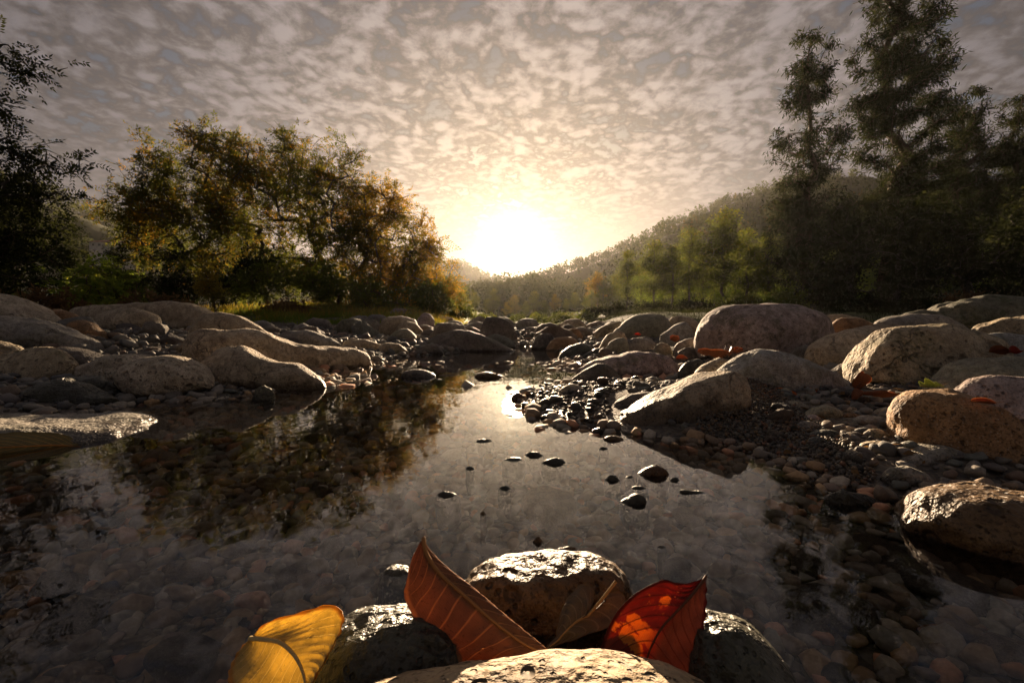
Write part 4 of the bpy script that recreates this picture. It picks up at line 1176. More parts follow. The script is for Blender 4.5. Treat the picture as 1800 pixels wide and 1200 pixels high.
# ------------------------------------------------------------------ grove of slim green trees, right of centre
AL = []
for i in range(5):
    r = np.random.RandomState(60 + i)
    h = 9.5
    lob = [((0, 0, 7.7), (1.2, 1.2, 1.5)), ((0.6, 0, 6.3), (1.7, 1.7, 1.2)), ((-0.7, 0.2, 5.2), (1.9, 1.9, 1.1)), ((0.7, -0.2, 4.1), (1.9, 1.9, 0.9)), ((-0.6, 0.3, 3.2), (1.5, 1.5, 0.6))]
    tr = np.array([(0, 0, -0.2)] + [(r.normal() * 0.08, r.normal() * 0.08, z) for z in np.linspace(1, 8.6, 8)])
    o = make_tree('slim_tree', 'x', (0, 0, 0), tr, lob, 330, simple_leafer(5, 5, 0.24, (0.16, 0.11), 0.15), 'green', 'grey', r, r_tip=0.009, power=0.42, r_base=0.11, gap=0.9, step=0.5)
    AL.append(o)
def put_slim(k, i, px, d, top_py, label, group, mat=None):
    src = AL[i]
    x = at(px, 560, d)[0]
    z = gz(x, d)
    H = at(px, top_py, d)[2] - z
    if not src.get('used'):
        o = src; src['used'] = 1
        kids = list(src.children)
    else:
        o = src.copy(); COL.objects.link(o)
        kids = []
        for ch in src.children:
            c = ch.copy(); c.parent = o; COL.objects.link(c); kids.append(c)
    s = H / 9.4
    o.location = (x, d, z); o.scale = (s * (1.1 + 0.3 * ((k * 37) % 10) / 10), s * 1.3, s)
    o.rotation_euler = (0, 0, k * 1.7)
    o['label'] = label; o['group'] = group; o['category'] = 'tree'
    if mat:
        for c in kids:
            if c.name.startswith('crown'):
                c.material_slots[0].link = 'OBJECT'; c.material_slots[0].material = LEAF[mat]
GF = 'slim green trees of the front row of the grove'
front = [(1102, 44, 436, 'leftmost slim tree of the grove, next to the haze', None), (1150, 45, 418, 'second slim tree from the left end of the grove', None), (1180, 42, 424, 'slim tree in the left half of the grove between two taller ones', None),
         (1212, 44, 398, 'slim tree just left of the tallest tree of the grove', None), (1272, 40, 362, 'tallest slim tree of the grove with a twin trunk', None), (1312, 43, 398, 'slim tree just right of the tallest tree of the grove', None),
         (1350, 42, 408, 'rightmost slim tree of the grove, beside the tall evergreen', None)]
for k, (px, d, ty, lb, mt) in enumerate(front):
    put_slim(k, k % 5, px, d, ty, lb, GF, mt)
GB = 'trees in the back rows of the grove'
BACK = [(1060, 62, 490, None, 'left of the leftmost slim tree'), (1085, 58, 478, None, 'touching the leftmost slim tree from the left'), (1125, 60, 462, 'fresh', 'between the first and second slim trees'), (1165, 58, 455, None, 'just right of the second slim tree'),
        (1195, 60, 450, 'fresh', 'left of the slim tree beside the tallest'), (1235, 58, 430, None, 'left of the twin trunk of the tallest slim tree'), (1255, 62, 450, 'fresh', 'touching the tallest slim tree from the left'), (1292, 60, 432, 'fresh', 'just right of the tallest slim tree'),
        (1335, 62, 440, None, 'between the two rightmost slim trees'), (1370, 58, 430, 'fresh', 'right of the rightmost slim tree'), (1410, 60, 440, 'fresh', 'left of the trunk of the slim evergreen'), (1460, 58, 430, None, 'right of the trunk of the slim evergreen'),
        (1520, 60, 430, 'fresh', 'right of the pale stem'), (1580, 60, 430, None, 'at the trunk of the tallest evergreen'), (1650, 58, 420, None, 'right of the tallest evergreen'), (1720, 60, 430, 'fresh', 'at the leaning bent trunk'), (1780, 60, 420, None, 'at the right edge')]
for k, (px, d, ty, mt, lb) in enumerate(BACK):
    put_slim(k + 7, k % 5, px, d, ty, 'back-row tree seen ' + lb, GB, mt)
put_slim(31, 2, 1050, 66, 474, 'single yellow orange tree at the hazy left end of the grove', 'autumn coloured trees by the grove', 'orange')
HAZY = [(835, 60, 512, 'green', 'at the left end of the far row, by the overhanging branches'), (868, 66, 506, 'green', 'tallest of the far row, left of the sun'), (905, 70, 516, 'yellow', 'of the far row directly below the sun'), (940, 66, 510, 'green', 'of the far row just right of the sun'),
        (975, 70, 516, 'yellow', 'yellowing in the far row right of the sun'), (1010, 66, 512, 'green', 'of the far row over the low pale horizon boulder'), (1040, 60, 508, 'green', 'of the far row below the yellow orange tree'), (855, 52, 528, 'green', 'lower and nearer, behind the upright block of stone'),
        (890, 54, 530, 'yellow', 'lower and yellowing, right of the upright block of stone'), (925, 52, 528, 'green', 'lower and nearer, over the pale flat horizon boulder'), (958, 54, 526, 'green', 'lower and nearer, over the brown domed boulder'),
        (995, 52, 524, 'green', 'lower and nearer, over the dark humped stone'), (1030, 50, 520, 'green', 'lowest at the right end of the far row')]
for k, (px, d, ty, mt, lb) in enumerate(HAZY):
    put_slim(k + 40, k % 5, px, d, ty, 'hazy tree ' + lb, 'hazy trees at the far end of the river bed', mt)

GW = 'dark trees on the left slope below the overhanging branches'
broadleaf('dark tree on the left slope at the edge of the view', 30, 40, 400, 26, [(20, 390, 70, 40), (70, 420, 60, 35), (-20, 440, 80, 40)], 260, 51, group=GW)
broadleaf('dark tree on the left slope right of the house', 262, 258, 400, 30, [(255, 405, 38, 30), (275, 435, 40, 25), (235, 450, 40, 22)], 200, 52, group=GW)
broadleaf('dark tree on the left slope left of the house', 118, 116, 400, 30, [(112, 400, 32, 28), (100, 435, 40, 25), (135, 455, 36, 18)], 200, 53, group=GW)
# ------------------------------------------------------------------ undergrowth
def shrub(label, px, d, w_px, top_py, seed, mat='dark', kind='simple', n=150, group=None, name='shrub', base_py=552):
    r = np.random.RandomState(seed)
    c = at(px, base_py, d)
    c[2] = gz(c[0], c[1]) - 0.05
    top = at(px, top_py, d)[2]
    H = max(0.25, top - c[2]); W = w_px / 800 * d / 2
    lobes = [(c + np.array((W * 0.5 * r.normal() * 0.6, W * 0.3 * r.normal(), H * (0.35 + 0.3 * r.rand()))), (W * (0.5 + 0.3 * r.rand()), W * 0.5, H * 0.38)) for _ in range(4)]
    trunk = np.array([c, c + np.array((0, 0, H * 0.18)), c + np.array((0, 0, H * 0.34))])
    root = make_tree(name, label, c, trunk, lobes, n, pinnate_leafer(2, 0.38, 6, (0.12, 0.042), 0.06) if kind == 'pinnate' else simple_leafer(4, 6, 0.10, (0.14, 0.065), 0.1),
                     mat, 'brown', r, r_tip=0.005, power=0.42, r_base=0.05, gap=0.6, group=group, step=0.3, cat='shrub')
    for ch in root.children:
        if ch.name.startswith('trunk'): ch.name = 'stem'
        if ch.name.startswith('crown'): ch.name = 'foliage'
    return root
GL = 'undergrowth on the left bank'
for i, a in enumerate([
    ('dark shrub at the left edge above the tan pitted boulder', 10, 12, 190, 380, 'dark', 'pinnate', 190),
    ('tall dark shrub below the overhanging branches at the left edge', -40, 11, 260, 330, 'dark', 'pinnate', 210),
    ('fern-like green shrub arching over the left boulders', 140, 12.5, 190, 446, 'fresh', 'pinnate', 150),
    ('green shrub below the house with the red roof', 225, 14, 150, 452, 'green', 'pinnate', 170),
    ('dark bush left of the thin yellow sapling', 290, 15, 150, 425, 'dark', 'pinnate', 170),
    ('dark bush behind the thin yellow sapling', 395, 17, 160, 430, 'dark', 'simple', 200),
    ('green bush left of the trunk of the bronze tree', 470, 16.5, 140, 455, 'green', 'pinnate', 170),
    ('low bush right of the trunk of the bronze tree', 595, 17.5, 130, 450, 'green', 'simple', 170),
    ('low green bush under the orange tree', 665, 17, 130, 470, 'green', 'pinnate', 170),
    ('drooping green bush at the right end of the left bank', 745, 18, 120, 490, 'green', 'simple', 180),
    ('reddish dry bush between the boulders and the fern-like shrub', 90, 9.5, 150, 505, 'dry', 'pinnate', 110),
    ('reddish dry bracken beside the thin yellow sapling', 300, 11.5, 120, 515, 'dry', 'pinnate', 100),
    ('brown dry tuft under the bronze tree', 500, 15, 120, 530, 'dry', 'simple', 90)]):
    shrub(a[0], a[1], a[2], a[3], a[4], 300 + i, a[5], a[6], a[7], GL)
GR = 'undergrowth on the right bank'
for i, a in enumerate([
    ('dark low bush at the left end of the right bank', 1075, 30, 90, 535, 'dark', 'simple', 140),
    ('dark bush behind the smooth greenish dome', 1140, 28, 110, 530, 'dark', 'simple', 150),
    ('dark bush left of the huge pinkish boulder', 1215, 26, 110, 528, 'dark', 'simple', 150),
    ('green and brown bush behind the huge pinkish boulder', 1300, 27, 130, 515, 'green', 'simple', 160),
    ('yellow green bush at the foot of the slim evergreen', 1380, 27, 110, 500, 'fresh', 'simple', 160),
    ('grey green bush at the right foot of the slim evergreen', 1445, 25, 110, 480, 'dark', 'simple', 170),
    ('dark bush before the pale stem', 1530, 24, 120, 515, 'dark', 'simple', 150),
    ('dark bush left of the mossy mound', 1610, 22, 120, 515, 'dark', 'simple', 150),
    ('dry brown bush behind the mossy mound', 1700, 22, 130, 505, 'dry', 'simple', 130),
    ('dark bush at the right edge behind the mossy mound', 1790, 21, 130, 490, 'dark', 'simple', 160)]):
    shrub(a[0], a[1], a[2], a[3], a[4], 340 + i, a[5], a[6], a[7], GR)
for i, (px, ty, lb) in enumerate([(1165, 500, 'sunlit green bush behind the second slim tree'), (1225, 488, 'sunlit green bush left of the twin trunk of the tallest slim tree'), (1262, 500, 'low sunlit bush at the foot of the tallest slim tree'), (1300, 490, 'sunlit yellow green bush right of the tallest slim tree'), (1345, 485, 'sunlit bush between the grove and the slim evergreen'), (1520, 470, 'sunlit green bush glowing behind the pale stem')]):
    shrub(lb, px, 48, 90, ty, 400 + i, 'fresh', 'simple', 120, 'sunlit bushes behind the grove')
GC = 'low bushes at the far end of the stone field'
for i, (px, d, w, ty, lb, mt) in enumerate([(800, 24, 70, 540, 'low bush at the left end of the far stone field', 'green'), (860, 30, 80, 545, 'low bush behind the upright block of stone', 'green'), (930, 32, 90, 546, 'low bush right of the upright block of stone', 'green'),
                                       (1000, 32, 80, 546, 'low bush behind the low pale horizon boulder', 'green'), (1045, 30, 60, 548, 'low bush at the right end of the far stone field', 'green')]):
    shrub(lb, px, d, w, ty, 380 + i, mt, 'simple', 110, GC)

# thin yellow sapling in front of the trees
r = np.random.RandomState(77)
b = at(385, 548, 10.5); b[2] = gz(b[0], b[1])
tp = at(357, 440, 10.5)
tl = np.linspace(0, 1, 8)[:, None] * (tp - b) + b
lob = [px_lobe(358, 460, 8, 22, 10.5, 0.2), px_lobe(365, 490, 20, 22, 10.5, 0.35), px_lobe(380, 512, 24, 18, 10.5, 0.35), px_lobe(352, 505, 16, 18, 10.5, 0.3), px_lobe(372, 480, 14, 20, 10.5, 0.25)]
make_tree('sapling', 'thin yellow leaved sapling behind the rear hump boulder', b, tl, lob, 150, simple_leafer(4, 4, 0.03, (0.075, 0.03), -0.3), 'yellow', 'brown', r, r_tip=0.004, power=0.4, r_base=0.022, gap=0, step=0.2, cat='sapling', up_pen=1.5)

# grass strip on the left bank, dry grass on the right
def grass(name, label, region, n, h, mat, seed):
    r = np.random.RandomState(seed)
    (x0, x1), (y0, y1) = region
    X = x0 + (x1 - x0) * r.rand(n); Y = y0 + (y1 - y0) * r.rand(n)
    dens = vnoise(np.stack([X * 0.8, Y * 0.8, X * 0], 1)) > -0.35
    Z = ground_z(X, Y)
    dens &= Z > 0.30
    P = np.stack([X, Y, Z - 0.01], 1)[dens]
    k = len(P)
    A = unit(r.normal(size=(k, 3)) * np.array((0.45, 0.45, 0.1)) + np.array((0, 0, 1.0)))
    V, F = leaf_quads(P, A, r.normal(size=(k, 3)), h * (0.5 + r.rand(k)), np.full(k, 0.018) * (0.6 + 0.8 * r.rand(k)))
    o = obj(name, mesh(name, V, F, False, LEAF[mat]), kind='stuff')
    o['label'] = label; o['category'] = 'grass'
grass('grass', 'short green grass on the left bank behind the boulders', ((-9.5, -1.5), (11.5, 19)), 26000, 0.16, 'fresh', 5)
grass('dry_grass', 'dry yellow grass among the green on the left bank', ((-10, -1.5), (12, 19)), 7000, 0.28, 'yellow', 6)
grass('bank_grass', 'dark grass and weeds along the right bank', ((3.5, 24), (15, 27)), 14000, 0.26, 'dark', 7)

# house with a red roof on the left slope
def boxmesh(name, x0, x1, y0, y1, z0, z1, mat):
    v = [(x, y, z) for x in (x0, x1) for y in (y0, y1) for z in (z0, z1)]
    f = [(0, 1, 3, 2), (4, 6, 7, 5), (0, 4, 5, 1), (2, 3, 7, 6), (0, 2, 6, 4), (1, 5, 7, 3)]
    return mesh(name, v, np.array(f), False, mat)
def plain(name, c, rough=0.8, bumps=0.0):
    m, N = new_mat(name)
    p = N.n('ShaderNodeTexCoord').outputs['Object']
    n = N.noise(p, 3.0, 4, 0.6)
    finish(N, principled(N, N.mix(n, tuple(0.8 * q for q in c), c), rough, N.bump(n, 0.3, 0.02), 0.3))
    return m
HD = 103.0
c = at(181, 437, HD); hw = 24 / 800 * HD
zr, z1 = at(181, 420, HD)[2] - c[2], at(181, 425, HD)[2] - c[2]
house = obj('house', None, loc=c, label='small pale house with a red roof among the trees on the left', cat='house')
wm, rm, gm = plain('house_wall', (0.55, 0.52, 0.50)), plain('red_roof', (0.30, 0.085, 0.07)), plain('window_glass', (0.03, 0.035, 0.04), 0.2)
obj('wall', boxmesh('wall', -hw, hw, 0, 5.0, -4.0, z1, wm), house)
e = 0.4
rv = [(-hw - e, -e, z1 - 0.02), (hw + e, -e, z1 - 0.02), (hw + e, 5 + e, z1 - 0.02), (-hw - e, 5 + e, z1 - 0.02), (-hw * 0.4, 2.5, zr + 0.2), (hw * 0.4, 2.5, zr + 0.2)]
obj('roof', mesh('roof', rv, [np.array([(0, 1, 5, 4), (2, 3, 4, 5)]), np.array([(1, 2, 5), (3, 0, 4)]), np.array([(3, 2, 1, 0)])], False, rm), house)
for k in range(4):
    x = -hw * 0.72 + k * hw * 0.48
    w = obj('window', boxmesh('window', x - 0.34, x + 0.34, -0.05, 0.05, z1 * 0.36, z1 * 0.80, wm), house)
    obj('pane', boxmesh('pane', x - 0.28, x + 0.28, -0.08, -0.053, z1 * 0.36 + 0.07, z1 * 0.80 - 0.07, gm), w)
obj('door', boxmesh('door', hw * 0.0 - 0.20, hw * 0.0 + 0.20, -0.06, 0.03, -0.2, z1 * 0.62, gm), house)
# ------------------------------------------------------------------ loose stones
def stone_mesh(seed, sub, flat, mat, lump=0.16):
    r = np.random.RandomState(seed)
    V, F = ICO[sub]
    V = V.copy()
    for _ in range(6):
        n = unit(r.normal(size=3)); o = 0.55 + 0.3 * r.rand()
        dd = np.maximum(0, V @ n - o)
        V = V - dd[:, None] * n * 0.75
    V = V * (1 + lump * fbm(V * 1.1 + r.rand(3) * 40, 3)[:, None])
    if sub >= 3:
        V = V * (1 + 0.03 * fbm(V * 5 + 3, 2)[:, None])
    V = V * np.array((1.0, 0.62 + 0.3 * r.rand(), flat * (0.8 + 0.4 * r.rand())))
    V = V / np.abs(V[:, 0]).max()
    return mesh('river_stone', V, F, True, MAT[mat])
COB = [stone_mesh(500 + i, 3, 0.55, 'mixed') for i in range(14)]
FLATS = [stone_mesh(530 + i, 3, 0.36, 'mixed') for i in range(8)]
WETS = [stone_mesh(550 + i, 2, 0.45, 'mixedwet') for i in range(10)]
BEDS = [stone_mesh(570 + i, 3, 0.42, 'bed_stone') for i in range(10)]

PLACED = np.zeros((6000, 3)); NP = 0
_bl = np.array([b[:6] for b in BOULDERS])
def blocked(x, y, r, tight=0.8):
    global NP
    dx, dy = x - _bl[:, 0], y - _bl[:, 1]
    a = dx * _bl[:, 2] + dy * _bl[:, 3]; b = -dx * _bl[:, 3] + dy * _bl[:, 2]
    if np.any((a / (_bl[:, 4] + r * 0.5)) ** 2 + (b / (_bl[:, 5] + r * 0.5)) ** 2 < 0.95):
        return True
    if NP:
        q = PLACED[:NP]
        if np.any(np.hypot(q[:, 0] - x, q[:, 1] - y) < tight * (q[:, 2] + r)):
            return True
    return False
def reserve(x, y, r):
    global NP
    PLACED[NP] = (x, y, r); NP += 1
def put_stone(r, name, meshes, x, y, size, z=None, tilt=0.25, label=None, cat='stone', group=None, sunk=0.25, cap=None):
    me = meshes[r.randint(len(meshes))]
    o = obj(name, me, label=label, cat=cat, group=group)
    zz = (gz(x, y) if z is None else z)
    hz = np.abs(np.array([v.co.z for v in me.vertices[:42]])).max() * size
    o.location = (x, y, zz + hz * (1 - 2 * sunk))
    if cap is not None:
        o.location.z = min(o.location.z, cap - 1.35 * hz)
    o.scale = (size, size * (0.85 + 0.3 * r.rand()), size * (0.8 + 0.5 * r.rand()))
    o.rotation_euler = (r.normal() * tilt, r.normal() * tilt, r.rand() * 6.28)
    return o
CUT = (' at ', ' behind ', ' in ', ' below ', ' beside ', ' with ', ' on ', ' under ', ' right ', ' left ', ' between ', ' before ', ' cut ', ' above ', ' half ', ' sloping ', ' nearest ', ' against ', ' joined ', ' tapering ', ' pointing ', ' ending ', ' catching ', ' lying ', ' standing ', ' wedged ', ' leaning ')
def short(label):
    s = label
    for c in CUT:
        if c in s and len(s[:s.index(c)].split()) >= 3:
            s = s[:s.index(c)]
    return ' '.join(s.split()[:9])
BIGS = [b for b in BOULDERS if b[4] > 0.10]
def near_label(x, y):
    d = [math.hypot(b[0] - x, b[1] - y) - 0.6 * b[4] for b in BIGS]
    b = BIGS[int(np.argmin(d))]
    dx, dy = (x - b[0]) / b[4], (y - b[1]) / b[5]
    rel = ('right of' if dx > 0 else 'left of') if abs(dx) > abs(dy) else ('behind' if dy > 0 else 'in front of')
    return rel, short(b[6])
def scatter(seed, n, area, sizes, meshes, sunk=0.3, land=0.03, tight=0.82, px_ok=(-20, 1820)):
    r = np.random.RandomState(seed)
    (x0, x1), (y0, y1) = area
    done = tries = 0
    while done < n and tries < n * 60:
        tries += 1
        y = y0 + (y1 - y0) * r.rand()
        x = x0 + (x1 - x0) * r.rand()
        px = 900 + 800 * x / max(y, 0.1)
        if not px_ok[0] < px < px_ok[1]:
            continue
        f = r.rand()
        s = sizes[0] + (sizes[1] - sizes[0]) * f ** 2.2 * (1 - 0.6 * tries / (n * 60))
        sd = float(pool_dist(np.array([x]), np.array([y]))[0])
        if sd < land or blocked(x, y, s, tight):
            continue
        reserve(x, y, s)
        rel, lb = near_label(x, y)
        w = 'larger' if s > sizes[0] + 0.4 * (sizes[1] - sizes[0]) else 'small' if s > sizes[0] + 0.12 * (sizes[1] - sizes[0]) else 'smallest'
        put_stone(r, 'river_stone', meshes, x, y, s, label='%s loose stone %s the %s' % (w, rel, lb), group='loose stones beside the %s' % lb, sunk=sunk)
        done += 1
    return done
n1 = scatter(1, 105, ((-3.6, 4.6), (6.6, 15.0)), (0.10, 0.42), COB, 0.28)
n2 = scatter(2, 50, ((-5.0, -0.7), (2.4, 7.0)), (0.05, 0.19), COB, 0.28)
n3 = scatter(3, 62, ((0.5, 5.2), (2.3, 7.0)), (0.05, 0.19), COB, 0.28)
n4 = scatter(4, 62, ((0.55, 2.2), (0.75, 2.3)), (0.020, 0.055), FLATS + COB, 0.25, land=0.02)

# wet pebbles on the spit that runs out into the bright water
def in_px(x, y, poly):
    px, py = 900 + 800 * x / y, 575 + 800 * EYE / y
    c = False
    n = len(poly)
    for i in range(n):
        (x0, y0), (x1, y1) = poly[i], poly[(i + 1) % n]
        if (y0 > py) != (y1 > py) and px < x0 + (py - y0) * (x1 - x0) / (y1 - y0):
            c = not c
    return c
SPIT = [(905, 690), (960, 676), (1000, 672), (1110, 668), (1200, 676), (1130, 690), (1070, 715), (1075, 752), (1050, 766), (1000, 752), (955, 738), (920, 715)]
r = np.random.RandomState(9)
cnt = tries = 0
while cnt < 150 and tries < 12000:
    tries += 1
    y = 1.25 + 1.5 * r.rand(); x = 0.0 + 0.95 * r.rand()
    s = 0.010 + 0.028 * r.rand() ** 2
    if not in_px(x, y, SPIT) or blocked(x, y, s, 0.8):
        continue
    reserve(x, y, s)
    px = 900 + 800 * x / y
    lbl = 'wet pebble on the spit, ' + ('at its left tip in the bright water' if px < 960 else 'left of the rounded pitted stone' if px < 985 else 'near the rounded pitted stone' if px < 1035 else 'by the dark shoulder of rock' if y < 1.9 else 'before the dark triangular rock' if px < 1105 else 'at its right end by the inlet')
    put_stone(r, 'pebble', WETS, x, y, s, z=max(gz(x, y), -0.012), label=('larger ' if s > 0.022 else 'small ') + lbl, cat='pebble', group='pebbles of the spit', sunk=0.2)
    cnt += 1

# pebbles lying on the bed: the largest singly, the others as one mass
def bed_z(x, y):
    return ground_z(x, y)
ZONES = [((-9, 520), 'left'), ((520, 1000), 'middle'), ((1000, 1400), 'right of the middle'), ((1400, 1900), 'right')]
for lbl, px, py, w, tint in [('big flat drowned slab under the water in the middle of the near pool', 968, 905, 0.075, 0), ('orange drowned stone under the reflected evergreen', 1425, 1020, 0.032, 0),
                             ('long drowned bar of stone under the reflected tall trees', 1570, 1000, 0.06, 0), ('drowned greenish boulder near the glossy wet boulder', 1640, 1040, 0.07, 0),
                             ('pinkish drowned pebble left of the glinting stone tip', 884, 956, 0.014, 0), ('broad dark drowned boulder in the lower right corner', 1450, 1100, 0.075, 0)]:
    p = on(px, py, -0.06)
    o = put_stone(r, 'river_stone', BEDS, p[0], p[1], w, tilt=0.08, label=lbl, cat='stone', sunk=0.15, cap=-0.006)
    reserve(p[0], p[1], w)
cnt = tries = 0
while cnt < 140 and tries < 9000:
    tries += 1
    y = 0.38 + 1.5 * r.rand() ** 1.3; x = (r.rand() - 0.5) * 2.3 * y
    s = 0.016 + 0.030 * r.rand() ** 2.0
    if float(pool_dist(np.array([x]), np.array([y]))[0]) > -0.06 or blocked(x, y, s, 0.95):
        continue
    reserve(x, y, s)
    px = 900 + 800 * x / y
    far = 'far part' if y > 1.1 else 'middle part' if y > 0.75 else 'near part'
    zn = [t for (a, b), t in ZONES if a <= px < b] or ['left']
    put_stone(r, 'pebble', BEDS, x, y, s, tilt=0.15, label='%s pebble drowned in the %s of the pool bed, %s' % ('big' if s > 0.03 else 'medium', far, zn[0]), cat='pebble', group='pebbles drowned on the pool bed', sunk=0.12, cap=-0.008)
    cnt += 1

def pebble_mass(name, label, pts, size, subs, mat, seed, flat=(0.4, 0.7), sink=0.25, tilt=0.3):
    r = np.random.RandomState(seed)
    n = len(pts)
    shapes = []
    for i in range(12):
        V, F = ICO[subs]
        V = V * (1 + 0.22 * fbm(V * 1.2 + i * 9.1, 2)[:, None])
        for _ in range(4):
            q = unit(r.normal(size=3)); dd = np.maximum(0, V @ q - 0.45 - 0.3 * r.rand()); V = V - dd[:, None] * q * 0.85
        shapes.append(V)
    shapes = np.array(shapes)
    F = ICO[subs][1]
    k = r.randint(12, size=n)
    V = shapes[k]
    sc = np.stack([size, size * (0.6 + 0.35 * r.rand(n)), size * (flat[0] + (flat[1] - flat[0]) * r.rand(n))], 1)
    V = V * sc[:, None]
    a, b = r.rand(n) * 6.28, r.normal(size=n) * tilt
    cb, sb = np.cos(b)[:, None], np.sin(b)[:, None]
    x, z = V[:, :, 0] * cb - V[:, :, 2] * sb, V[:, :, 0] * sb + V[:, :, 2] * cb
    ca, sa = np.cos(a)[:, None], np.sin(a)[:, None]
    V = np.stack([x * ca - V[:, :, 1] * sa, x * sa + V[:, :, 1] * ca, z], -1)
    V = V + (pts + np.stack([pts[:, 0] * 0, pts[:, 0] * 0, sc[:, 2] * (1 - 2 * sink)], 1))[:, None]
    m = V.shape[1]
    Fa = (F[None] + (np.arange(n) * m)[:, None, None]).reshape(-1, 3)
    o = obj(name, mesh(name, V.reshape(-1, 3), Fa, True, MAT[mat]), kind='stuff')
    o['label'] = label
    return o
def jitter_grid(r, x0, x1, y0, y1, sp):
    X, Y = np.meshgrid(np.arange(x0, x1, sp), np.arange(y0, y1, sp), indexing='ij')
    X, Y = X.ravel(), Y.ravel()
    X = X + (r.rand(len(X)) - 0.5) * sp * 0.9; Y = Y + (r.rand(len(Y)) - 0.5) * sp * 0.9
    return X, Y
def in_view(X, Y, m=60):
    px = 900 + 800 * X / np.maximum(Y, 0.05)
    return (px > -m) & (px < 1800 + m)
r = np.random.RandomState(12)
P, S = [], []
for sp, y0, y1 in ((0.026, 0.26, 1.25), (0.040, 1.25, 2.4), (0.07, 2.4, 4.5)):
    X, Y = jitter_grid(r, -1.3 * y1, 1.3 * y1, y0, y1, sp)
    k = in_view(X, Y) & (pool_dist(X, Y) < 0.02)
    X, Y = X[k], Y[k]
    P.append(np.stack([X, Y, ground_z(X, Y)], 1)); S.append(sp * (0.42 + 0.55 * r.rand(len(X)) ** 1.5))
P, S = np.concatenate(P), np.concatenate(S)
near = P[:, 1] < 1.25
pebble_mass('bed_pebbles', 'small pebbles covering the near bed of the pool', P[near], S[near], 1, 'bed_mass', 3)
pebble_mass('bed_pebbles', 'small pebbles covering the far bed of the pool', P[~near], S[~near], 0, 'bed_mass', 4)
# fine gravel slope beside the leaning boulder
X, Y = jitter_grid(r, 0.45, 1.35, 0.85, 2.0, 0.0115)
GP = [(1235, 690), (1330, 692), (1390, 730), (1440, 765), (1500, 800), (1545, 850), (1540, 880), (1450, 858), (1330, 800), (1262, 782), (1225, 772)]
k = np.array([in_px(a, b, GP) for a, b in zip(X, Y)]) & (pool_dist(X, Y) > -0.05)
X, Y = X[k], Y[k]
bulge = 0.045 * np.exp(-(((900 + 800 * X / Y) - 1300) / 70) ** 2 - ((575 + 256 / Y - 715) / 45) ** 2)
pebble_mass('gravel', 'fine dark gravel sloping from the leaning boulder to the water', np.stack([X, Y, ground_z(X, Y) + bulge], 1), 0.0045 + 0.005 * r.rand(len(X)) ** 2, 0, 'gravel', 5, (0.6, 0.95))
# shingle between the bigger stones
P, S = [], []
for (x0, x1), (y0, y1), sp in (((0.5, 2.6), (0.7, 2.4), 0.036), ((0.6, 4.4), (2.4, 4.6), 0.07), ((4.0, 7.0), (3.0, 8.0), 0.16), ((-3.4, -0.7), (1.5, 3.2), 0.055), ((-4.6, -0.6), (3.2, 5.6), 0.085), ((-3.5, 4.8), (5.6, 9.5), 0.13), ((-3.0, 5.5), (9.5, 17), 0.24)):
    X, Y = jitter_grid(r, x0, x1, y0, y1, sp)
    k = in_view(X, Y) & (pool_dist(X, Y) > -0.03) & (ground_z(X, Y) < 0.36)
    if y0 < 1.5:
        k &= ~np.array([in_px(a, max(b, 0.3), GP) for a, b in zip(X, Y)])
    X, Y = X[k], Y[k]
    P.append(np.stack([X, Y, ground_z(X, Y)], 1)); S.append(sp * (0.20 + 0.62 * r.rand(len(X)) ** 2.2))
P, S = np.concatenate(P), np.concatenate(S)
near = P[:, 1] < 2.4
pebble_mass('shingle', 'small stones filling the gaps between the near boulders', P[near], S[near], 1, 'shingle', 6)
pebble_mass('shingle', 'small stones filling the far stone field', P[~near], S[~near], 0, 'shingle', 7)
# grit of the spit
X, Y = jitter_grid(r, 0.0, 1.0, 1.2, 2.8, 0.024)
k = np.array([in_px(a, b, SPIT) for a, b in zip(X, Y)])
X, Y = X[k], Y[k]
pebble_mass('spit_gravel', 'smallest wet pebbles of the spit in the bright water', np.stack([X, Y, np.maximum(ground_z(X, Y), -0.010)], 1), 0.005 + 0.009 * r.rand(len(X)) ** 1.5, 0, 'gravel', 8)

# bits of leaf and bark washed up between the stones
r = np.random.RandomState(91)
n = 900
X = np.concatenate([0.6 + 3.2 * r.rand(n), -3.6 + 2.9 * r.rand(n // 2)]); Y = np.concatenate([0.9 + 3.6 * r.rand(n), 2.0 + 3.5 * r.rand(n // 2)])
k = in_view(X, Y) & (pool_dist(X, Y) > 0.02)
X, Y = X[k], Y[k]
P = np.stack([X, Y, ground_z(X, Y) + 0.012 + 0.01 * r.rand(len(X))], 1)
A = unit(r.normal(size=P.shape) * np.array((1, 1, 0.25)))
sz = 0.012 + 0.03 * r.rand(len(X)) ** 2
V, F = leaf_quads(P, A, r.normal(size=P.shape) * 0.4 + np.array((0, 0, 1.0)), sz, sz * (0.25 + 0.35 * r.rand(len(X))))
o = obj('leaf_litter', mesh('leaf_litter', V, F, False, LEAF['dry']), kind='stuff')
o['label'] = 'scraps of dry leaf and bark caught between the stones'
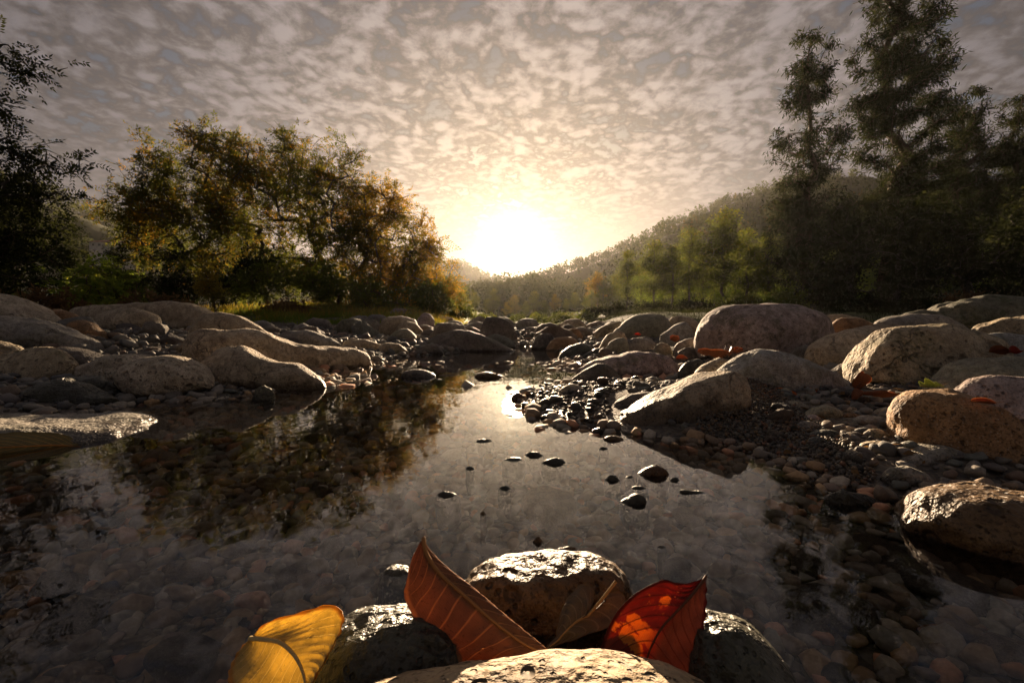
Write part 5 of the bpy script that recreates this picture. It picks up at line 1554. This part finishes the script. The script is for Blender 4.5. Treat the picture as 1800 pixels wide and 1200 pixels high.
# ------------------------------------------------------------------ fallen leaves
def blade_material(name, base, vein, n_veins=11, slope=0.35, dark=None, trans=0.35, patches=None, other_half=None, rough=0.5, spots=0.4, edge=None):
    m, N = new_mat(name)
    uv = N.n('ShaderNodeTexCoord').outputs['UV']
    obp = N.n('ShaderNodeTexCoord').outputs['Object']
    sep = N.n('ShaderNodeSeparateXYZ'); N.put(sep.inputs[0], uv)
    u, v = sep.outputs[0], N.m('SUBTRACT', N.m('MULTIPLY', sep.outputs[1], 2.0), 1.0)
    av = N.m('ABSOLUTE', v)
    nz = N.noise(obp, 55.0, 4, 0.6)
    fn = N.noise(obp, 420.0, 4, 0.65)
    ph = N.m('FRACT', N.m('MULTIPLY', N.m('SUBTRACT', u, N.m('MULTIPLY', N.m('POWER', av, 1.25), slope)), float(n_veins)))
    band = N.m('ABSOLUTE', N.m('SUBTRACT', ph, 0.5))
    vm = N.m('MULTIPLY', N.step(band, 0.085, 0.02), N.step(av, 1.0, 0.7))
    cross = N.m('ABSOLUTE', N.m('SUBTRACT', N.m('FRACT', N.m('ADD', N.m('MULTIPLY', av, 26.0), N.m('MULTIPLY', nz, 3.0))), 0.5))
    cm = N.m('MULTIPLY', N.step(cross, 0.10, 0.02), 0.35)
    col = N.mix(N.step(nz, 0.3, 0.7), tuple(0.68 * c for c in base), base)
    if other_half:
        col = N.mix(N.step(v, -0.15, 0.25), col, N.mix(N.step(nz, 0.3, 0.7), tuple(0.7 * c for c in other_half), other_half))
    if patches:
        pn = N.noise(obp, 42.0, 4, 0.6)
        pm = N.m('MULTIPLY', N.step(pn, 0.53, 0.57), N.step(v, 0.10, -0.25))
        col = N.mix(pm, col, patches)
    if dark:
        col = N.mix(N.m('MULTIPLY', N.step(fn, 0.56, 0.68), spots), col, dark)
    if edge:
        col = N.mix(N.step(N.m('ADD', av, N.m('MULTIPLY', nz, 0.08)), 0.93, 1.0), col, edge)
    col = N.mix(N.m('MULTIPLY', cm, 0.5), col, vein)
    col = N.mix(N.m('MULTIPLY', vm, 0.65), col, vein)
    h = N.m('ADD', N.m('ADD', N.m('MULTIPLY', vm, 0.8), N.m('MULTIPLY', cm, 0.5)), N.m('MULTIPLY', fn, 0.7))
    nrm = N.bump(h, 0.6, 0.0012)
    p = principled(N, col, rough, nrm, 0.4)
    tl = N.n('ShaderNodeBsdfTranslucent'); N.put(tl.inputs[0], N.v('MULTIPLY', col, (1.6, 1.4, 1.0))); N.put(tl.inputs['Normal'], nrm)
    mx = N.n('ShaderNodeMixShader'); mx.inputs[0].default_value = trans
    N.t.links.new(p, mx.inputs[1]); N.t.links.new(tl.outputs[0], mx.inputs[2])
    finish(N, mx.outputs[0])
    return m
RIB = {}
def rib_mat(name, c):
    if name not in RIB:
        m, N = new_mat(name)
        n = N.noise(N.n('ShaderNodeTexCoord').outputs['Object'], 200.0, 3, 0.6)
        finish(N, principled(N, N.mix(n, tuple(0.6 * q for q in c), c), 0.65, N.bump(n, 0.4, 0.0006), 0.25))
        RIB[name] = m
    return RIB[name]

def big_leaf(label, L, M, Rr, mat, rib, rib_r=0.0022, bulge=0.0, ripple=0.0008, n_veins=11, slope=0.35, petiole=None, nu=64, nv=26, thick=0.0007, plane_z=None, crumple=0.0, surf_pts=None):
    P3 = surf_pts if surf_pts else lambda pts: np.array([on(a[0], a[1], plane_z if len(a) < 3 else a[2]) if plane_z is not None else at(*a) for a in pts])
    l, m_, r_ = catmull(P3(L), nu), catmull(P3(M), nu), catmull(P3(Rr), nu)
    v = np.linspace(-1, 1, nv)
    V = np.zeros((nu, nv, 3))
    for j, q in enumerate(v):
        a = abs(q)
        V[:, j] = (m_ * (1 - a) + (l if q < 0 else r_) * a)
    T = np.gradient(V, axis=0); S = np.gradient(V, axis=1)
    Nn = unit(np.cross(T, S))
    if Nn[nu // 2, nv // 2, 1] > 0:
        Nn = -Nn
    uu = np.linspace(0, 1, nu)[:, None]
    av = np.abs(v)[None]
    ph = np.mod((uu - av ** 1.25 * slope) * n_veins, 1.0)
    h = -ripple * np.cos(2 * np.pi * ph) * np.clip(av * 3, 0, 1) + bulge * np.sin(np.pi * av) * np.sin(np.pi * uu)
    if crumple:
        h = h + crumple * fbm((V * 45).reshape(-1, 3), 3).reshape(nu, nv)
    V = V + Nn * h[..., None]
    org = m_[nu // 2]
    A = (V - org).reshape(-1, 3); Bk = A - (Nn * thick).reshape(-1, 3)
    F = grid_faces(nu, nv)
    k = nu * nv
    ring = np.concatenate([np.arange(nv), np.arange(1, nu) * nv + nv - 1, ((nu - 1) * nv + np.arange(nv - 2, -1, -1)), np.arange(nu - 2, 0, -1) * nv])
    nx_ = np.roll(ring, -1)
    side = np.stack([ring, nx_, nx_ + k, ring + k], 1)
    me = mesh('blade', np.concatenate([A, Bk]), [F, F[:, ::-1] + k, side], True, mat)
    uvl = me.uv_layers.new(name='UVMap')
    idx = np.zeros(len(me.loops), np.int32); me.loops.foreach_get('vertex_index', idx)
    idx = idx % k
    uvs = np.stack([(idx // nv) / (nu - 1), (idx % nv) / (nv - 1)], 1).astype(np.float32)
    uvl.data.foreach_set('uv', uvs.ravel())
    root = obj('fallen_leaf', None, loc=org, label=label, cat='leaf')
    root.empty_display_size = 0.02
    obj('blade', me, root)
    c = nv // 2
    mid = (V[:, c] if nv % 2 else (V[:, c] + V[:, c - 1]) / 2) - org + Nn[:, c] * rib_r * 0.35
    tv, tf = tube(mid, np.linspace(rib_r, rib_r * 0.35, nu), 8)
    obj('midrib', mesh('midrib', tv, tf, True, rib), root)
    if petiole is not None:
        pp = catmull(P3(petiole), 16) - org
        tv, tf = tube(pp, np.linspace(rib_r * 1.25, rib_r, 16), 8)
        obj('petiole', mesh('petiole', tv, tf, True, rib), root)
    return root

Y_RIB, B_RIB, R_RIB, G_RIB = rib_mat('yellow_rib', (0.62, 0.46, 0.20)), rib_mat('brown_rib', (0.42, 0.20, 0.07)), rib_mat('dark_rib', (0.16, 0.06, 0.03)), rib_mat('pale_rib', (0.42, 0.26, 0.10))
big_leaf('cupped yellow leaf with a curved pale midrib at the bottom left',
         [(440,1122,0.423), (470,1093,0.420), (530,1075,0.409), (580,1062,0.391), (603,1078,0.374), (598,1108,0.361), (576,1150,0.346), (550,1195,0.337), (540,1222,0.335)],
         [(440,1122,0.423), (465,1124,0.409), (492,1129,0.395), (515,1148,0.379), (529,1170,0.366), (537,1195,0.353), (537,1222,0.335)],
         [(440,1122,0.423), (420,1142,0.412), (405,1170,0.395), (401,1195,0.379), (412,1228,0.363), (450,1250,0.349), (500,1250,0.339), (537,1222,0.335)],
         blade_material('yellow_blade', (0.68, 0.56, 0.21), (0.80, 0.70, 0.38), 12, 0.30, (0.10, 0.045, 0.012), 0.55, spots=0.3, edge=(0.45, 0.26, 0.05)), Y_RIB, 0.0023, bulge=-0.006, slope=0.30, n_veins=12)
big_leaf('curled rust brown leaf standing up with its tip highest',
         [(743,945,.425), (724,982,.418), (715,1020,.412), (711,1050,.408), (735,1095,.398), (770,1130,.390), (800,1158,.384), (850,1200,.38)],
         [(743,945,.425), (748,972,.420), (773,1008,.415), (816,1046,.410), (869,1093,.403), (921,1131,.396), (957,1150,.392), (1000,1180,.388)],
         [(743,945,.425), (756,970,.432), (792,1006,.430), (835,1040,.426), (888,1084,.418), (938,1124,.408), (964,1146,.400), (1000,1178,.392)],
         blade_material('rust_blade', (0.30, 0.125, 0.055), (0.55, 0.26, 0.10), 13, 0.25, (0.05, 0.02, 0.012), 0.25, spots=0.6, edge=(0.45, 0.22, 0.09)), B_RIB, 0.0022, bulge=0.006, n_veins=13, slope=0.25)
big_leaf('red leaf with orange patches standing at the right of the golden rock',
         [(1241,1012,.415), (1222,1021,.412), (1195,1025,.412), (1165,1019,.412), (1120,1040,.410), (1086,1073,.407), (1067,1108,.402), (1055,1150,.394), (1075,1200,.386)],
         [(1241,1012,.415), (1216,1045,.404), (1189,1075,.398), (1162,1105,.394), (1144,1138,.390), (1134,1168,.386), (1130,1205,.383)],
         [(1241,1012,.415), (1242,1040,.410), (1241,1075,.404), (1236,1112,.398), (1229,1150,.392), (1220,1180,.387), (1180,1215,.383)],
         blade_material('red_blade', (0.30, 0.045, 0.022), (0.12, 0.035, 0.018), 9, 0.42, (0.10, 0.02, 0.01), 0.38, patches=(0.58, 0.23, 0.03), other_half=(0.20, 0.085, 0.060), rough=0.42, spots=0.25, edge=(0.10, 0.015, 0.008)), R_RIB, 0.0014, bulge=-0.004, n_veins=9, slope=0.42, ripple=0.0010)
big_leaf('crumpled grey brown leaf with a thin stalk draped on the golden rock',
         [(1033,1082,.432), (1046,1050,.448), (1040,1028,.455), (1020,1026,.452), (1004,1048,.446), (990,1078,.440), (976,1110,.430), (961,1140,.418)],
         [(1033,1082,.432), (1020,1088,.428), (1006,1098,.426), (992,1111,.422), (978,1125,.420), (961,1140,.418)],
         [(1033,1082,.432), (1072,1042,.450), (1096,1042,.452), (1098,1072,.442), (1076,1098,.430), (1040,1112,.424), (1000,1128,.420), (961,1141,.418)],
         blade_material('withered_blade', (0.15, 0.115, 0.075), (0.24, 0.19, 0.125), 8, 0.4, (0.04, 0.03, 0.02), 0.15, rough=0.6), G_RIB, 0.0013, crumple=0.0035, n_veins=8, slope=0.4,
         petiole=[(1083,1021,.430), (1062,1048,.430), (1045,1068,.431), (1033,1082,.431)])
from mathutils.bvhtree import BVHTree
def on_stone(label, lift=0.003):
    V_, F_, o_ = BMESH[label]
    mw = Matrix.Translation(o_.location) @ Matrix.Rotation(o_.rotation_euler.z, 4, 'Z')
    tree = BVHTree.FromPolygons([mw @ Vector(q) for q in V_], F_)
    def f(pts):
        out = []
        for px, py in pts:
            dr = Vector(ray(px, py)).normalized()
            h = tree.ray_cast(Vector((0, 0, EYE)), dr)
            p = h[0] + h[1] * lift * (1 if h[1].z > 0 else -1) if h[0] is not None else Vector(on(px, py, 0.01))
            out.append(np.array(p))
        return np.array(out)
    return f
big_leaf('dark green leaf with orange veins lying on the shelf at the left edge',
         [(142,786), (118,768), (60,762), (0,765), (-50,775), (-90,790)], [(142,787), (100,785), (50,786), (0,788), (-90,791)], [(142,788), (118,800), (60,806), (0,809), (-50,802), (-90,792)],
         blade_material('drowned_blade', (0.17, 0.13, 0.035), (0.62, 0.30, 0.05), 9, 0.35, None, 0.1, rough=0.35), rib_mat('orange_rib', (0.5, 0.2, 0.04)), 0.0028, surf_pts=on_stone(KEEP[0], 0.006), n_veins=9, nu=40, nv=16, thick=0.001)

# smaller leaves lying about on the right bank
def small_leaf(label, px, py, d, size, yaw, tilt, curl, mat, rib, group=None, width=0.45, lobed=False, roll=0.0):
    nu, nv = 22, 11
    u = np.linspace(0, 1, nu)[:, None]; v = np.linspace(-1, 1, nv)[None]
    w = width * np.sin(np.pi * u ** 0.8) ** 0.8
    if lobed:
        w = width * (0.35 + 0.65 * np.abs(np.sin(np.pi * 2.5 * u + 0.3))) * np.sin(np.pi * np.clip(u, 0.02, 0.98)) ** 0.5
    x = np.broadcast_to(u - 0.5, (nu, nv))
    y = w * v * 0.5
    z = curl * (v ** 2) * w * 0.8 + curl * 0.5 * (u - 0.5) ** 2 + 0.03 * np.sin(7 * u + 3 * v)
    V = np.stack([x, y, np.broadcast_to(z, (nu, nv))], -1) * size
    k = nu * nv
    A = V.reshape(-1, 3); F = grid_faces(nu, nv)
    me = mesh('blade', np.concatenate([A, A - np.array((0, 0, 0.0009))]), [F, F[:, ::-1] + k], True, mat)
    uvl = me.uv_layers.new(name='UVMap')
    idx = np.zeros(len(me.loops), np.int32); me.loops.foreach_get('vertex_index', idx); idx %= k
    uvl.data.foreach_set('uv', np.stack([(idx // nv) / (nu - 1), (idx % nv) / (nv - 1)], 1).astype(np.float32).ravel())
    root = obj('fallen_leaf', None, loc=at(px, py, d), label=label, cat='leaf', group=group)
    root.empty_display_size = 0.02
    root.rotation_euler = (tilt, roll, yaw)
    obj('blade', me, root)
    mid = V[:, nv // 2]
    mid = np.concatenate([mid, [mid[-1] + np.array((0.25 * size, 0.02 * size, 0.05 * size))]])
    tv, tf = tube(mid, np.linspace(0.012, 0.008, nu + 1) * size, 6)
    obj('midrib', mesh('midrib', tv, tf, True, rib), root)
    return root
M_OR = blade_material('orange_blade', (0.75, 0.19, 0.012), (0.50, 0.12, 0.02), 8, 0.4, None, 0.5)
M_BR = blade_material('dry_brown_blade', (0.30, 0.10, 0.04), (0.40, 0.17, 0.07), 8, 0.4, (0.08, 0.03, 0.015), 0.3)
M_RD = blade_material('dark_red_blade', (0.40, 0.045, 0.02), (0.25, 0.03, 0.02), 8, 0.4, None, 0.4)
M_GR = blade_material('green_blade', (0.16, 0.20, 0.04), (0.25, 0.26, 0.08), 7, 0.5, None, 0.4)
SL = small_leaf
SL('bright orange leaf lying on the cobbles below the two-toned boulder', 1375, 699, 1.75, 0.155, 0.1, 0.25, 0.5, M_OR, B_RIB)
SL('small curled orange leaf right of the bright orange one', 1426, 694, 1.75, 0.060, 0.6, 0.3, 1.2, M_OR, B_RIB)
SL('dry red brown leaf on the left of the heap under the huge pinkish boulder', 1240, 624, 2.72, 0.11, 0.2, 0.15, 1.6, M_BR, B_RIB, width=0.28)
SL('long rolled brown leaf in the middle of the heap under the huge pinkish boulder', 1260, 628, 2.68, 0.15, -0.3, 0.1, 1.8, M_BR, B_RIB, width=0.22)
SL('curled orange brown leaf at the right of the heap under the huge pinkish boulder', 1281, 624, 2.66, 0.09, 1.2, 0.5, 2.2, M_BR, B_RIB, roll=0.4, width=0.3)
SL('dark red leaf at the top of the heap under the huge pinkish boulder', 1294, 620, 2.72, 0.08, 2.2, 0.3, 1.8, M_BR, R_RIB, width=0.3)
SL('pale brown leaf at the water edge below the heap', 1198, 632, 2.78, 0.085, 0.3, 0.5, 0.8, M_BR, B_RIB)
SL('red brown leaf among the stones left of the huge pinkish boulder', 1186, 600, 4.0, 0.11, 0.4, 0.1, 1.4, M_BR, B_RIB)
SL('small red leaf behind the broad mottled stone', 1121, 589, 4.75, 0.07, 0.0, 0.4, 0.8, M_RD, R_RIB)
SL('brown leaf curled upright against the large rough boulder', 1499, 672, 1.70, 0.075, 1.1, 1.0, 2.2, M_BR, B_RIB, roll=1.1)
SL('long brown leaf lying along the foot of the large rough boulder', 1545, 697, 1.52, 0.12, -0.15, 0.15, 0.8, M_BR, B_RIB, width=0.22)
SL('pale curled leaf on the cobbles by the upright brown leaf', 1508, 700, 1.50, 0.045, 1.9, 0.5, 2.0, M_BR, G_RIB, roll=0.6)
SL('yellow green jagged leaf in the shade of the large rough boulder', 1636, 679, 1.42, 0.075, 0.1, 0.35, 0.3, M_GR, G_RIB, width=0.75, lobed=True)
SL('brown leaf lying on the dark pitted mauve boulder at right', 1728, 708, 1.02, 0.042, -0.6, 0.35, 0.6, M_BR, B_RIB)
SL('red leaf at the right edge behind the grey green boulder', 1782, 621, 1.72, 0.075, 0.3, 0.5, 0.9, M_RD, R_RIB)
SL('brown leaf left of the red one at the right edge', 1757, 622, 1.74, 0.07, -0.3, 0.4, 1.2, M_BR, B_RIB)
SL('thin brown leaf sticking out behind the rust brown boulder', 1580, 716, 1.28, 0.05, 0.2, 0.2, 0.5, M_BR, B_RIB, width=0.25)
# dry twigs caught under the huge pinkish boulder
TW = rib_mat('twig_bark', (0.09, 0.05, 0.03))
for lb, pts in [('thin dry twig rising from the leaf heap', [(1272,628,2.66), (1274,612,2.68), (1283,600,2.7), (1290,594,2.72)]), ('dry twig slanting right from the leaf heap', [(1268,626,2.66), (1290,618,2.66), (1308,605,2.7)]),
                ('broken twig beside the upright curled leaf', [(1490,700,1.52), (1500,688,1.56), (1513,672,1.6)])]:
    P = catmull(np.array([at(*q) for q in pts]), 12)
    o_ = P[0].copy()
    tv, tf = tube(P - o_, np.linspace(0.0018, 0.0009, 12), 6)
    obj('twig', mesh('twig', tv, tf, True, TW), loc=o_, label=lb, cat='twig')
# ------------------------------------------------------------------ air
def build_haze():
    m = bpy.data.materials.new('valley_haze')
    m.use_nodes = True
    N = Nodes(m.node_tree)
    v = N.n('ShaderNodeVolumePrincipled')
    v.inputs['Color'].default_value = (1.0, 0.96, 0.90, 1)
    v.inputs['Density'].default_value = 0.00013
    v.inputs['Anisotropy'].default_value = 0.62
    out = N.n('ShaderNodeOutputMaterial')
    N.t.links.new(v.outputs[0], out.inputs['Volume'])
    obj('haze', boxmesh('haze', -920, 920, -320, 1150, -5.0, 112.0, m), kind='stuff')
build_haze()
